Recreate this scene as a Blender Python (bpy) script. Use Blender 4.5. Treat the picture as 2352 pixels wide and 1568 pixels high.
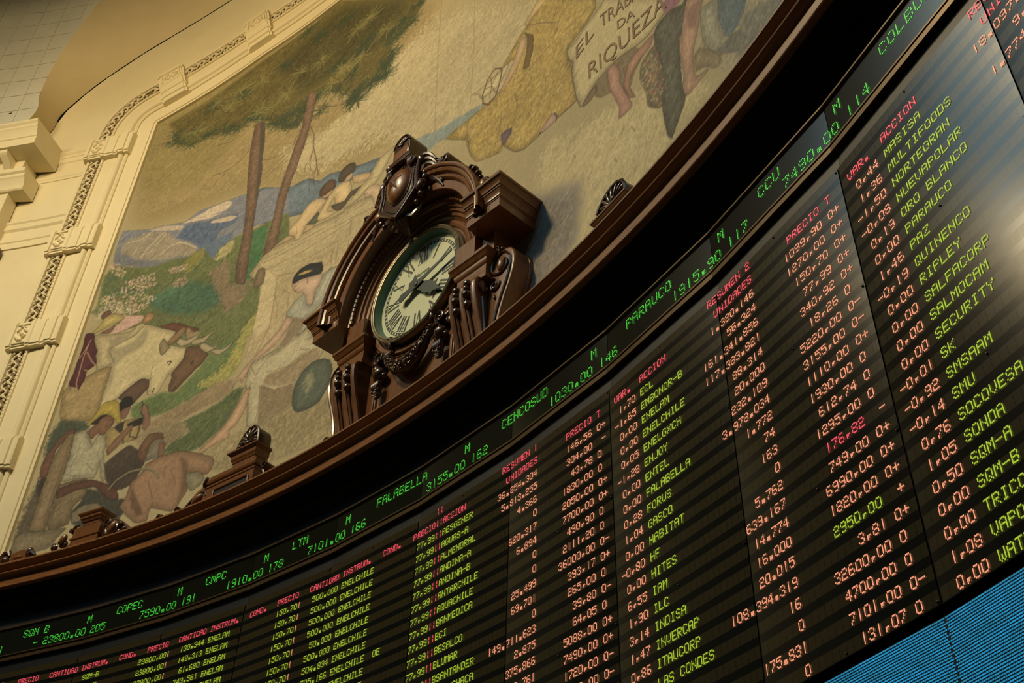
import bpy, bmesh, math, random
import numpy as np
from mathutils import Matrix, Vector

# ------------------------------------------------------------------ scene, camera, light, exposure
for _o in list(bpy.data.objects):
    bpy.data.objects.remove(_o)
SC = bpy.context.scene
COL = SC.collection
PI = math.pi
R = math.radians
H = 1.6                                   # eye height; all heights below are measured from the eye

CAM_X, CAM_Y = 9.7399, 1.2240             # the hall is a rotunda round (0, 0)
PITCH, ROLL, F_PX = 0.68890, -0.029636, 2570.19
cam_d = bpy.data.cameras.new('camera')
cam_d.sensor_width = 36.0
cam_d.lens = F_PX / 2352 * 36.0
cam_d.clip_start = 0.05
cam = bpy.data.objects.new('camera', cam_d)
COL.objects.link(cam)
_cp, _sp = math.cos(PITCH), math.sin(PITCH)
_X = Vector((1, 0, 0)); _Y = Vector((0, -_sp, _cp)); _F = Vector((0, _cp, _sp))
_cr, _sr = math.cos(ROLL), math.sin(ROLL)
_right = _X * _cr - _Y * _sr
_up = _X * _sr + _Y * _cr
_m = Matrix((( _right.x, _up.x, -_F.x, CAM_X), (_right.y, _up.y, -_F.y, CAM_Y), (_right.z, _up.z, -_F.z, H), (0, 0, 0, 1)))
cam.matrix_world = _m
SC.camera = cam

SC.view_settings.view_transform = 'Standard'
SC.view_settings.look = 'None'
SC.view_settings.gamma = 1.0
SC.view_settings.exposure = 0.0
SC.view_settings.use_curve_mapping = False

W = bpy.data.worlds.new('world'); SC.world = W
W.use_nodes = True
W.node_tree.nodes['Background'].inputs[0].default_value = (0.02, 0.02, 0.02, 1)
W.node_tree.nodes['Background'].inputs[1].default_value = 0.2

def polar(deg, r, z):
    a = R(deg)
    return Vector((r * math.sin(a), r * math.cos(a), z + H))

def area_light(name, loc, target, size, power, color):
    d = bpy.data.lights.new(name, 'AREA')
    d.shape = 'DISK'; d.size = size; d.energy = power; d.color = color
    o = bpy.data.objects.new(name, d); COL.objects.link(o)
    o.location = loc
    o.rotation_euler = (Vector(target) - Vector(loc)).to_track_quat('-Z', 'Y').to_euler()
    return o
# warm lamps of the hall, hung under the ceiling
area_light('hall_lamp', polar(37, 5.2, 12.4), polar(42, 12.4, 6.0), 1.1, 640, (1.0, 0.74, 0.38))
area_light('hall_lamp', polar(8, 6.4, 11.6), polar(22, 12.4, 7.0), 1.1, 150, (1.0, 0.76, 0.40))

# ------------------------------------------------------------------ materials
MATS = {}
def _lin(c):
    c = c / 255.0
    return c / 12.92 if c <= 0.04045 else ((c + 0.055) / 1.055) ** 2.4
def srgb(r, g, b):
    return (_lin(r), _lin(g), _lin(b))

def mat(name, col, rough=0.5, metal=0.0, coat=0.0, spec=0.5, ior=1.5, emit=None, estr=1.0,
        var=None, scale=(1, 1, 1), nscale=6.0, detail=6.0, bump=0.0, bscale=None, attr=None):
    """var: second colour, mixed in by noise; scale stretches the noise (grain)."""
    m = bpy.data.materials.new(name); m.use_nodes = True
    nt = m.node_tree; N = nt.nodes; L = nt.links
    b = N['Principled BSDF']
    b.inputs['Base Color'].default_value = (*col, 1)
    b.inputs['Roughness'].default_value = rough
    b.inputs['Metallic'].default_value = metal
    b.inputs['Coat Weight'].default_value = coat
    b.inputs['Coat Roughness'].default_value = 0.12
    b.inputs['Specular IOR Level'].default_value = spec
    b.inputs['IOR'].default_value = ior
    if emit:
        b.inputs['Emission Color'].default_value = (*emit, 1)
        b.inputs['Emission Strength'].default_value = estr
    if var or bump:
        if attr:
            tc = N.new('ShaderNodeAttribute'); tc.attribute_name = attr; out = tc.outputs['Vector']
        else:
            tc = N.new('ShaderNodeTexCoord'); out = tc.outputs['Object']
        mp = N.new('ShaderNodeMapping'); mp.inputs['Scale'].default_value = scale
        L.new(out, mp.inputs['Vector'])
        nz = N.new('ShaderNodeTexNoise'); nz.inputs['Scale'].default_value = nscale
        nz.inputs['Detail'].default_value = detail; nz.inputs['Roughness'].default_value = 0.62
        L.new(mp.outputs['Vector'], nz.inputs['Vector'])
        if var:
            rp = N.new('ShaderNodeValToRGB')
            rp.color_ramp.elements[0].position = 0.32; rp.color_ramp.elements[1].position = 0.68
            rp.color_ramp.elements[0].color = (*var, 1); rp.color_ramp.elements[1].color = (*col, 1)
            L.new(nz.outputs['Fac'], rp.inputs['Fac'])
            L.new(rp.outputs['Color'], b.inputs['Base Color'])
        if bump:
            bn = N.new('ShaderNodeBump'); bn.inputs['Strength'].default_value = bump
            bn.inputs['Distance'].default_value = 0.01
            if bscale:
                n2 = N.new('ShaderNodeTexNoise'); n2.inputs['Scale'].default_value = bscale
                n2.inputs['Detail'].default_value = 3.0
                L.new(out, n2.inputs['Vector']); L.new(n2.outputs['Fac'], bn.inputs['Height'])
            else:
                L.new(nz.outputs['Fac'], bn.inputs['Height'])
            L.new(bn.outputs['Normal'], b.inputs['Normal'])
    MATS[name] = m
    return m

plaster = mat('cream_plaster', (0.74, 0.66, 0.44), 0.7, var=(0.68, 0.60, 0.39), nscale=1.3, bump=0.08, bscale=40)
vaultm = mat('grey_vault_plaster', (0.60, 0.60, 0.52), 0.8, var=(0.53, 0.53, 0.46), nscale=2.0)
bandm = mat('ochre_plaster', (0.60, 0.50, 0.30), 0.75, var=(0.55, 0.46, 0.27), nscale=2.0)
hallm = mat('dark_panelled_hall', (0.045, 0.03, 0.018), 0.6, var=(0.03, 0.02, 0.012), nscale=1.5)
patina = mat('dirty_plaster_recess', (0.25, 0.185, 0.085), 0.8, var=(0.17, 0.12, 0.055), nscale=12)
floorm = mat('dark_floor_stone', (0.10, 0.07, 0.05), 0.35, var=(0.07, 0.05, 0.035), nscale=2.0)
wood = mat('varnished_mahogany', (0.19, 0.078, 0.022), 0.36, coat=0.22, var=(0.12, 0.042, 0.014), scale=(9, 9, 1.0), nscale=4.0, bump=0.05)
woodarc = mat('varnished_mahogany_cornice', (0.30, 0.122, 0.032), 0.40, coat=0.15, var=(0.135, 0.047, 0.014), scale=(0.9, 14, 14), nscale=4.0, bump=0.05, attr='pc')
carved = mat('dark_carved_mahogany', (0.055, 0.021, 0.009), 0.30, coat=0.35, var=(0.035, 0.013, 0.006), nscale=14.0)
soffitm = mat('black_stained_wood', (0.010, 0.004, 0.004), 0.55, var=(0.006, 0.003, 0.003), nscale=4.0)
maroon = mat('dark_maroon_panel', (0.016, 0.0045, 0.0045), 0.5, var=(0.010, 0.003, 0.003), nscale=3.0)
blackm = mat('black_metal', (0.004, 0.004, 0.005), 0.5)
bronze = mat('bronze_trim', (0.12, 0.078, 0.035), 0.35, metal=0.6, var=(0.085, 0.055, 0.024), nscale=9)
brass = mat('aged_brass', (0.30, 0.26, 0.17), 0.30, metal=0.8, var=(0.20, 0.17, 0.11), nscale=20)

# ------------------------------------------------------------------ mesh helpers
def P3(th, r, z):
    """th in radians from the +Y axis, r from the middle of the hall, z from the eye"""
    return (r * math.sin(th), r * math.cos(th), z + H)

class Frame:
    """local frame standing on the rotunda: u to the right, d distance from the hall's axis, z up"""
    def __init__(self, deg):
        a = R(deg)
        self.t = (math.cos(a), -math.sin(a)); self.n = (math.sin(a), math.cos(a))
    def __call__(self, u, d, z):
        return (self.t[0] * u + self.n[0] * d, self.t[1] * u + self.n[1] * d, z + H)

WLOC = {}
def bare(name, parent=None):
    return name

class MB:
    def __init__(self):
        self.v = []; self.f = []; self.a = []
    def add(self, vs, fs, at=None):
        o = len(self.v)
        self.v += [tuple(p) for p in vs]
        self.f += [tuple(i + o for i in q) for q in fs]
        self.a += (list(at) if at is not None else [(0.0, 0.0, 0.0)] * len(vs))
        return self
    def grid(self, rows, closed_u=False, closed_v=False, at=None):
        n = len(rows); m = len(rows[0]); fs = []
        for i in range(n if closed_v else n - 1):
            for j in range(m if closed_u else m - 1):
                a = i * m + j; b = i * m + (j + 1) % m
                c = ((i + 1) % n) * m + (j + 1) % m; d = ((i + 1) % n) * m + j
                fs.append((a, b, c, d))
        flat = [p for r in rows for p in r]
        return self.add(flat, fs, at=[x for r in at for x in r] if at else None)
    def box(self, fr, u0, u1, d0, d1, z0, z1):
        c = [fr(u, d, z) for z in (z0, z1) for d in (d0, d1) for u in (u0, u1)]
        return self.add(c, [(0, 1, 3, 2), (4, 6, 7, 5), (0, 4, 5, 1), (2, 3, 7, 6), (0, 2, 6, 4), (1, 5, 7, 3)])
    def prism(self, fr, poly, d0, d1, bev=0.0, zc=None):
        """outline in (u, z); front face at d0 (nearer the hall), back at d1; bev rounds the front edge"""
        n = len(poly)
        area = sum(poly[i][0] * poly[(i + 1) % n][1] - poly[(i + 1) % n][0] * poly[i][1] for i in range(n))
        if area < 0: poly = poly[::-1]
        def inset(b):
            out = []
            for i in range(n):
                x0, y0 = poly[i - 1]; x1, y1 = poly[i]; x2, y2 = poly[(i + 1) % n]
                ax, ay = x1 - x0, y1 - y0; bx, by = x2 - x1, y2 - y1
                la = math.hypot(ax, ay) or 1; lb = math.hypot(bx, by) or 1
                nx, ny = -ay / la - by / lb, ax / la + bx / lb
                l = math.hypot(nx, ny) or 1
                k = b / max(0.5, l / 2)
                out.append((x1 + nx / l * k, y1 + ny / l * k))
            return out
        rings = []
        if bev:
            for q in (0.0, 0.3, 0.6, 0.85, 1.0):
                a = q * PI / 2
                p = inset(bev * (1 - math.cos(a)))
                rings.append([fr(u, d0 + bev * (1 - math.sin(a)), z) for u, z in p])
        else:
            rings.append([fr(u, d0, z) for u, z in poly])
        allr = [[fr(u, d1, z) for u, z in poly]] + rings
        o = len(self.v)
        for r in allr:
            self.v += r; self.a += [(0.0, 0.0, 0.0)] * n
        for k in range(len(allr) - 1):
            for i in range(n):
                j = (i + 1) % n
                self.f.append((o + k * n + i, o + k * n + j, o + (k + 1) * n + j, o + (k + 1) * n + i))
        self.f.append(tuple(o + (len(allr) - 1) * n + i for i in range(n)))
        self.f.append(tuple(o + i for i in reversed(range(n))))
        return self
    def tube(self, pts, rad, seg=8, cap=True):
        pts = [Vector(p) for p in pts]; n = len(pts)
        if not isinstance(rad, (list, tuple)): rad = [rad] * n
        rows = []; prev = None
        for i, p in enumerate(pts):
            t = (pts[min(i + 1, n - 1)] - pts[max(i - 1, 0)])
            t = t.normalized() if t.length > 1e-9 else Vector((0, 0, 1))
            if prev is None:
                u = t.orthogonal().normalized()
            else:
                u = (prev - t * prev.dot(t)); u = u.normalized() if u.length > 1e-6 else t.orthogonal().normalized()
            prev = u; w = t.cross(u)
            rows.append([tuple(p + (u * math.cos(2 * PI * k / seg) + w * math.sin(2 * PI * k / seg)) * rad[i]) for k in range(seg)])
        o = len(self.v)
        self.grid(rows, closed_u=True)
        if cap:
            self.f.append(tuple(o + k for k in reversed(range(seg))))
            self.f.append(tuple(o + (n - 1) * seg + k for k in range(seg)))
        return self
    def ball(self, fr, u, d, z, ru, rd, rz, rot=0.0, nu=14, nv=9):
        rows = []
        for i in range(nv + 1):
            a = PI * i / nv
            row = []
            for j in range(nu):
                b = 2 * PI * j / nu
                x = math.sin(a) * math.cos(b) * ru; y = math.sin(a) * math.sin(b) * rd; w = math.cos(a) * rz
                x, w = x * math.cos(rot) - w * math.sin(rot), x * math.sin(rot) + w * math.cos(rot)
                row.append(fr(u + x, d + y, z + w))
            rows.append(row)
        return self.grid(rows, closed_u=True)
    def ring(self, fr, uc, zc, prof, a0=0.0, a1=2 * PI, n=64):
        """profile [(radius, d)] swept round an axis that points out of the wall; angles from +u towards +z"""
        full = abs(a1 - a0 - 2 * PI) < 1e-6
        k = n if full else n + 1
        rows = []
        for i in range(k):
            a = a0 + (a1 - a0) * i / n
            rows.append([fr(uc + r * math.cos(a), d, zc + r * math.sin(a)) for r, d in prof])
        return self.grid(rows, closed_v=full)
    def arc(self, prof, th0, th1, n, closed=False):
        """profile [(r, z)] swept along the rotunda between two angles (radians)"""
        rows = []; at = []
        ln = [0.0]
        for i in range(1, len(prof)):
            ln.append(ln[-1] + math.hypot(prof[i][0] - prof[i - 1][0], prof[i][1] - prof[i - 1][1]))
        for i in range(n + 1):
            t = th0 + (th1 - th0) * i / n
            rows.append([P3(t, r, z) for r, z in prof])
            at.append([(t * 12.0, l, 0.0) for l in ln])
        return self.grid(rows, closed_u=closed, at=at)
    def spiral(self, fr, u, d, z, r0, r1, turns, rad0, rad1, a0=0.0, cw=1, n=30, seg=7):
        pts = []; rd = []
        for i in range(n + 1):
            q = i / n
            a = a0 + cw * q * turns * 2 * PI
            r = r0 + (r1 - r0) * q
            pts.append(fr(u + r * math.cos(a), d, z + r * math.sin(a))); rd.append(rad0 + (rad1 - rad0) * q)
        return self.tube(pts, rd, seg)
    def build(self, name, m, parent=None, smooth=True, ang=38, attr=False, at=None):
        me = bpy.data.meshes.new(name)
        v = np.array(self.v, dtype=np.float64)
        if parent is not None:
            org = WLOC[parent.name]
        elif at is not None:
            org = np.array(at, dtype=np.float64)
        else:
            lo, hi = v.min(0), v.max(0)
            org = np.array(((lo[0] + hi[0]) / 2, (lo[1] + hi[1]) / 2, lo[2]))
        me.from_pydata([tuple(p) for p in (v - org)], [], self.f)
        if attr:
            a = me.attributes.new('pc', 'FLOAT_VECTOR', 'POINT')
            a.data.foreach_set('vector', np.array(self.a, dtype=np.float32).ravel())
        me.validate()
        bm = bmesh.new(); bm.from_mesh(me)
        bmesh.ops.recalc_face_normals(bm, faces=bm.faces[:])
        bm.to_mesh(me); bm.free()
        if smooth:
            me.polygons.foreach_set('use_smooth', [True] * len(me.polygons))
            me.set_sharp_from_angle(angle=R(ang))
        me.materials.append(m)
        o = bpy.data.objects.new(name, me); COL.objects.link(o)
        if parent is None:
            o.location = org
        else:
            o.parent = parent
        WLOC[o.name] = org
        return o

def thing(name, loc, label, cat, group=None):
    o = bpy.data.objects.new(name, None); COL.objects.link(o)
    o.empty_display_size = 0.1
    o.location = loc; WLOC[o.name] = np.array(loc, dtype=np.float64)
    return tag(o, label, cat, group)

def tag(o, label, cat, group=None, kind=None):
    o['label'] = label; o['category'] = cat
    if group: o['group'] = group
    if kind: o['kind'] = kind
    return o

def structure(o):
    o['kind'] = 'structure'
    return o

# ------------------------------------------------------------------ the hall: floor, walls, ceiling
RM = 12.45                                # radius of the plastered wall and the mural
TW = 2 * PI
def interp(x, xs, ys):
    return float(np.interp(x, xs, ys))

mb = MB(); mb.add([P3(TW * i / 96, 13.2, -H) for i in range(96)], [tuple(range(96))])
structure(mb.build('floor', floorm, smooth=False))

# lunette wall behind the mural, bounded above by an arch (arc length s at RM -> height)
ARCH_S = [-2.0, 1.6, 2.4, 2.876, 2.935, 3.23, 3.513, 4.009, 4.482, 4.977, 5.413, 6.2, 7.2, 8.6, 10.4, 12.2, 14.0, 15.6, 16.8, 17.6, 18.2, 21.0]
ARCH_Z = [10.6, 10.9, 11.8, 12.687, 13.071, 13.539, 13.845, 14.245, 14.514, 14.75, 14.946, 15.25, 15.55, 15.8, 15.9, 15.8, 15.45, 14.9, 14.2, 13.4, 12.6, 10.6]
rows = []
N = 220
for i in range(N + 1):
    s = -1.5 + 22.0 * i / N
    zt = interp(s, ARCH_S, ARCH_Z)
    rows.append([P3(s / RM, RM + 0.012, z) for z in (-H, 2.0, 5.0, 8.0, 11.0 if zt > 11.05 else zt - 0.02, zt)])
structure(MB().grid(rows).build('wall_back', plaster))

# soffit of the arch in front of the lunette, and the grey tiled spandrel above it
IN_S = [-2.0, 1.4, 2.2, 2.755, 2.756, 2.76, 2.813, 2.934, 3.102, 3.5, 4.3, 5.6, 7.2, 8.8, 10.4, 12.0, 13.4, 14.8, 16.0, 16.8, 17.4, 20.4]
IN_Z = [10.4, 10.7, 11.6, 12.50, 12.75, 13.0, 14.075, 14.654, 15.301, 16.0, 16.6, 16.9, 17.1, 17.2, 17.2, 17.1, 16.9, 16.5, 15.9, 14.6, 12.9, 10.4]
def resample(S, Z, n):
    d = [0.0]
    for i in range(1, len(S)): d.append(d[-1] + math.hypot(S[i] - S[i - 1], Z[i] - Z[i - 1]))
    q = np.linspace(0, d[-1], n)
    return np.interp(q, d, S), np.interp(q, d, Z)
# the soffit ties points of the two arches that share a parameter
PAR_A = [(-2.0, 10.6), (1.6, 10.9), (2.4, 11.8), (2.876, 12.687), (2.935, 13.071), (3.23, 13.539), (3.513, 13.845), (4.009, 14.245), (4.482, 14.514), (4.977, 14.75), (5.413, 14.946), (6.2, 15.25), (7.2, 15.55), (8.6, 15.8), (10.4, 15.9), (12.2, 15.8), (14.0, 15.45), (15.6, 14.9), (16.8, 14.2), (17.6, 13.4), (18.2, 12.6), (21.0, 10.6)]
PAR_B = [(-2.0, 10.4), (1.4, 10.7), (2.3, 11.6), (2.804, 12.534), (2.76, 12.989), (2.755, 13.451), (2.78, 13.78), (2.813, 14.075), (2.87, 14.4), (2.934, 14.654), (3.02, 15.0), (3.102, 15.301), (3.5, 15.95), (4.6, 16.5), (10.0, 17.0), (12.6, 16.9), (15.0, 16.4), (16.0, 15.6), (16.6, 14.9), (17.0, 13.8), (17.4, 12.8), (20.4, 10.4)]
def smoothpath(p, k=6):
    out = []
    n = len(p)
    for i in range(n - 1):
        p0 = p[max(i - 1, 0)]; p1 = p[i]; p2 = p[i + 1]; p3 = p[min(i + 2, n - 1)]
        for j in range(k):
            t = j / k
            out.append(tuple(0.5 * ((2 * p1[c]) + (-p0[c] + p2[c]) * t + (2 * p0[c] - 5 * p1[c] + 4 * p2[c] - p3[c]) * t * t + (-p0[c] + 3 * p1[c] - 3 * p2[c] + p3[c]) * t ** 3) for c in (0, 1)))
    out.append(p[-1])
    return out
pa, pb = smoothpath(PAR_A), smoothpath(PAR_B)
rows = []
for (sa, za), (sb, zb) in zip(pa, pb):
    row = []
    for q in np.linspace(0, 1, 7):
        bow = 0.10 * math.sin(q * PI)
        row.append(P3(sa / RM + (sb / 12.0 - sa / RM) * q, RM + (12.0 - RM) * q, za + (zb - za) * q + bow * 0))
    rows.append(row)
structure(MB().grid(rows).build('ceiling_arch_soffit', bandm))
rows = []
for i, (sb, zb) in enumerate(pb):
    a, b = pb[max(i - 1, 0)], pb[min(i + 1, len(pb) - 1)]
    tx, tz = b[0] - a[0], b[1] - a[1]; l = math.hypot(tx, tz) or 1
    nx, nz = -tz / l, tx / l
    rows.append([P3((sb + nx * w) / 12.0, 12.0, min(zb + nz * w, 18.6)) for w in (0, 0.4, 0.9, 1.6, 2.4, 3.2)])
structure(MB().grid(rows).build('ceiling_spandrel', vaultm))
# incised joints of the spandrel tiles
mj = mat('vault_joint', (0.47, 0.46, 0.39), 0.8)
mbj = MB()
def curve_z(s_):
    v = [z for (a, z) in pb if abs(a - s_) < 0.12 and a < 9]
    return max(v) if v else 12.2
for k in range(9):
    s_ = 0.35 + k * 0.36
    z0 = 12.2 if s_ < 2.74 else curve_z(s_) + 0.05
    mbj.tube([P3(s_ / 12.0, 11.996, z) for z in np.linspace(z0, 17.4, 14)], 0.005, 4)
for k in range(14):
    z = 12.35 + k * 0.36
    s1 = max([a for (a, zz) in pb if zz < z and a < 9] or [2.7])
    mbj.tube([P3((0.3 + (s1 - 0.36) * q) / 12.0, 11.996, z) for q in np.linspace(0, 1, 8)], 0.005, 4)
structure(mbj.build('trim_1', mj))

# the rest of the rotunda, behind and beside the camera
rows = []
for i in range(121):
    th = R(96) + (R(353) - R(96)) * i / 120
    rows.append([P3(th, 12.5, z) for z in (-H, 1.0, 5.0, 10.0, 17.5)])
structure(MB().grid(rows).build('wall_hall', hallm))
# ceiling with the big round laylight of frosted glass
SKY_R = 7.6; SKY_Z = 13.7
rows = []
for i in range(129):
    th = TW * i / 128
    rows.append([P3(th, r, z) for r, z in ((13.4, 19.5), (11.6, 18.4), (10.2, 16.8), (9.2, 15.3), (8.1, SKY_Z + 0.3), (SKY_R + 0.1, SKY_Z + 0.1), (SKY_R, SKY_Z - 0.05))])
structure(MB().grid(rows).build('ceiling', hallm))
skym = mat('frosted_dusk_glass', (0.1, 0.14, 0.16), 0.6, emit=(0.20, 0.48, 0.64), estr=1.9)
mb = MB(); mb.add([P3(TW * i / 96, SKY_R + 0.05, SKY_Z) for i in range(96)], [tuple(range(96))])
structure(mb.build('window_1', skym, smooth=False))
mb = MB()
for i in range(12):
    a = TW * i / 12
    mb.tube([P3(a, 0.9, SKY_Z - 0.05), P3(a, SKY_R, SKY_Z - 0.05)], 0.035, 6)
for rr in (0.9, 3.1, 5.3):
    mb.tube([P3(TW * i / 72, rr, SKY_Z - 0.05) for i in range(73)], 0.035, 6)
structure(mb.build('trim_2', blackm))

# horizontal mouldings on the wall between the pilaster and the picture frame
def wall_mould(zs, name, th0=0.02, th1=3.80 / 12.45, r0=RM):
    mb = MB()
    mb.arc([(r0 + 0.012 - d, z) for d, z in zs], th0, th1, 14)
    return structure(mb.build(name, plaster))
wall_mould([(0, 12.115), (0.05, 12.115), (0.055, 12.07), (0.03, 12.04), (0.03, 12.0), (0.018, 11.99), (0.015, 11.915), (0, 11.90)], 'trim_3')
wall_mould([(0, 11.635), (0.025, 11.63), (0.03, 11.60), (0.012, 11.575), (0.012, 11.55), (0, 11.545)], 'trim_4')
wall_mould([(0, 10.79), (0.04, 10.785), (0.045, 10.75), (0.028, 10.73), (0.028, 10.66), (0.04, 10.655), (0.04, 10.63), (0.012, 10.60), (0.012, 10.48), (0.026, 10.47), (0.026, 10.40), (0.012, 10.385), (0.012, 10.30), (0.02, 10.295), (0.02, 10.27), (0, 10.265)], 'trim_5')

# ------------------------------------------------------------------ pilaster with bracketed entablature at the left edge
pil = thing('pilaster', P3(0.15, 12.3, -H), 'cream plaster pilaster with projecting bracketed entablature at the far left', 'pilaster')
TE = 3.26 / 12.45
def pent(name, zs, th1, th0=-0.10, par=pil):
    """profile [(front r, z)] with a right-hand return to the wall"""
    mb = MB(); rows = []
    for r, z in zs:
        t1 = th1 - (r - zs[0][0]) * 0.0
        row = [P3(th0, RM, z), P3(th0, r, z)]
        row += [P3(th0 + (t1 - th0) * k / 10, r, z) for k in range(1, 11)]
        row += [P3(t1, RM, z)]
        rows.append(row)
    o = len(mb.v)
    mb.grid(rows)
    n = len(rows[0])
    mb.f.append(tuple(range(n))); mb.f.append(tuple((len(rows) - 1) * n + k for k in reversed(range(n))))
    return mb.build(name, plaster, par)
pent('entablature', [(11.80, 12.157), (11.80, 12.12), (11.83, 12.09), (11.83, 12.05), (11.85, 12.03), (11.87, 11.96), (11.885, 11.93), (11.885, 11.90), (11.90, 11.89), (11.90, 11.75)], TE)
pent('frieze', [(12.16, 11.75), (12.16, 11.52)], 0.238)
pent('capital', [(12.10, 11.52), (12.10, 11.45), (12.13, 11.43), (12.13, 11.38), (12.16, 11.35), (12.17, 11.30), (12.19, 11.27), (12.19, 11.20), (12.21, 11.18)], 0.2475)
pent('shaft', [(12.24, 11.18), (12.24, -H)], 0.228)
for tb in (0.222, 0.10):
    fr = Frame(math.degrees(tb))
    mb = MB()
    out = [(-0.06, 11.75), (0.06, 11.75), (0.06, 11.62), (-0.06, 11.62)]
    side = [(11.93, 11.745), (11.93, 11.69), (11.97, 11.65), (12.05, 11.63), (12.10, 11.57), (12.16, 11.54), (12.16, 11.745)]
    v = []
    for u in (-0.055, 0.055): v += [fr(u, r, z) for r, z in side]
    k = len(side)
    mb.add(v, [tuple(range(k)), tuple(k + i for i in reversed(range(k)))] + [(i, (i + 1) % k, k + (i + 1) % k, k + i) for i in range(k)])
    mb.build('bracket', plaster, pil)

# dark turned wooden end just entering the picture at the left edge
fr = Frame(math.degrees(2.86 / 12.45))
mb = MB(); mb.ball(fr, 0.0, 12.40, 10.16, 0.115, 0.10, 0.15); mb.ball(fr, -0.12, 12.38, 10.2, 0.10, 0.09, 0.11)
tag(mb.build('wall_ornament', carved), 'dark rounded wooden ornament on the cream wall at the left edge', 'wall ornament')

# ------------------------------------------------------------------ curved LED quote wall: faceted panels, each 1 m wide
RB = 12.2087                               # radius of the panel corners
TH0, DTH = R(29.56302507), R(4.6943446)
Z_TT, Z_TB, Z_BT, Z_BB = 4.4648, 4.1906, 4.0128, 1.7869

def facet(k):
    a0 = TH0 + k * DTH; a1 = a0 + DTH
    A = Vector((RB * math.sin(a0), RB * math.cos(a0))); B = Vector((RB * math.sin(a1), RB * math.cos(a1)))
    t = (B - A).normalized(); n = Vector((-t.y, t.x))
    if n.dot(A) < 0: n = -n
    def f(u, d, z):
        p = A + t * u - n * d              # d counts towards the hall
        return (p.x, p.y, z + H)
    return f

glass = mat('smoked_screen', (0.0045, 0.0050, 0.0040), 0.17, ior=1.8)
tilem = mat('led_module_face', (0.044, 0.034, 0.013), 0.20, ior=1.7, var=(0.033, 0.025, 0.010), nscale=60)
tglass = mat('ticker_screen', (0.0075, 0.0085, 0.0045), 0.16, ior=1.9)
led_red = mat('led_red', (0, 0, 0), 0.5, emit=(1.0, 0.085, 0.13), estr=1.0)
led_yel = mat('led_yellow_green', (0, 0, 0), 0.5, emit=(0.42, 0.60, 0.035), estr=0.95)
led_sal = mat('led_orange', (0, 0, 0), 0.5, emit=(1.0, 0.36, 0.20), estr=1.0)
led_grn = mat('led_green', (0, 0, 0), 0.5, emit=(0.07, 0.78, 0.055), estr=1.0)

FONT = {
 '0': (14, 17, 17, 17, 17, 17, 14), '1': (4, 4, 4, 4, 4, 4, 4), '2': (14, 17, 1, 14, 16, 16, 31), '3': (14, 17, 1, 6, 1, 17, 14),
 '4': (2, 6, 10, 18, 31, 2, 2), '5': (31, 16, 30, 1, 1, 17, 14), '6': (14, 16, 16, 30, 17, 17, 14), '7': (31, 1, 2, 2, 4, 8, 8), '8': (14, 17, 17, 14, 17, 17, 14),
 '9': (14, 17, 17, 15, 1, 1, 14), 'A': (14, 17, 17, 31, 17, 17, 17), 'B': (30, 17, 17, 30, 17, 17, 30), 'C': (14, 17, 16, 16, 16, 17, 14), 'D': (30, 17, 17, 17, 17, 17, 30),
 'E': (31, 16, 16, 30, 16, 16, 31), 'F': (31, 16, 16, 30, 16, 16, 16), 'G': (14, 17, 16, 19, 17, 17, 14), 'H': (17, 17, 17, 31, 17, 17, 17), 'I': (14, 4, 4, 4, 4, 4, 14),
 'J': (1, 1, 1, 1, 1, 17, 14), 'K': (17, 18, 20, 24, 20, 18, 17), 'L': (16, 16, 16, 16, 16, 16, 31), 'M': (17, 27, 21, 21, 17, 17, 17), 'N': (17, 17, 25, 21, 19, 17, 17),
 'O': (14, 17, 17, 17, 17, 17, 14), 'P': (30, 17, 17, 30, 16, 16, 16), 'Q': (14, 17, 17, 17, 21, 18, 13), 'R': (30, 17, 17, 30, 20, 18, 17), 'S': (14, 17, 16, 14, 1, 17, 14),
 'T': (31, 4, 4, 4, 4, 4, 4), 'U': (17, 17, 17, 17, 17, 17, 14), 'V': (17, 17, 17, 17, 17, 10, 4), 'W': (17, 17, 17, 21, 21, 21, 10), 'X': (17, 17, 10, 4, 10, 17, 17),
 'Y': (17, 17, 10, 4, 4, 4, 4), 'Z': (31, 1, 2, 4, 8, 16, 31), '.': (0, 0, 0, 0, 14, 14, 14), ',': (0, 0, 0, 0, 14, 12, 8), '-': (0, 0, 0, 31, 0, 0, 0), '+': (0, 4, 4, 31, 4, 4, 0),
 '|': (4, 4, 4, 4, 4, 4, 4), ':': (4, 4, 4, 0, 4, 4, 4), '!': (4, 4, 4, 4, 4, 4, 4), ' ': (0,) * 7}

# ---- the characters shown: (row, first cell counted through all panels, text, colour)
CELLS = []
def put(row, cell, txt, col): CELLS.append((row, cell, txt, col))
def putr(row, last, txt, col): put(row, last - len(txt) + 1, txt, col)
def C(k, i): return 24 * k + i
# bids on the left
for b in (-37, 0, 37):
    if b < 37: put(1, C(0, 13) + b, 'COND.', 'r')
    put(1, C(0, 21) + b, 'PRECIO', 'r'); put(1, C(1, 6) + b, 'CANTIDAD', 'r'); put(1, C(1, 15) + b, 'INSTRUM.', 'r'); put(1, C(2, 2) + b, 'COND.', 'r')
put(1, C(3, 15), 'COND.', 'r')
put(2, C(0, 3), 'SQM-B', 'y'); put(3, C(0, 3), 'SQM-B', 'y')
for i, (p, q, n) in enumerate([('23800,00', '130.344', 'ENELAM'), ('23800,00', '149.313', 'ENELAM'), ('23800,00', '61.680', 'ENELAM'), ('23800,00', '743.561', 'ENELAM'), ('23800,00', '85.000', 'ENELAM'), ('23800,00', '90.000', 'ENELAM')]):
    putr(2 + i, C(1, 2), p, 'y'); put(2 + i, C(1, 3), '|', 's'); putr(2 + i, C(1, 13), q, 'y'); put(2 + i, C(1, 15), n, 'y')
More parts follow.
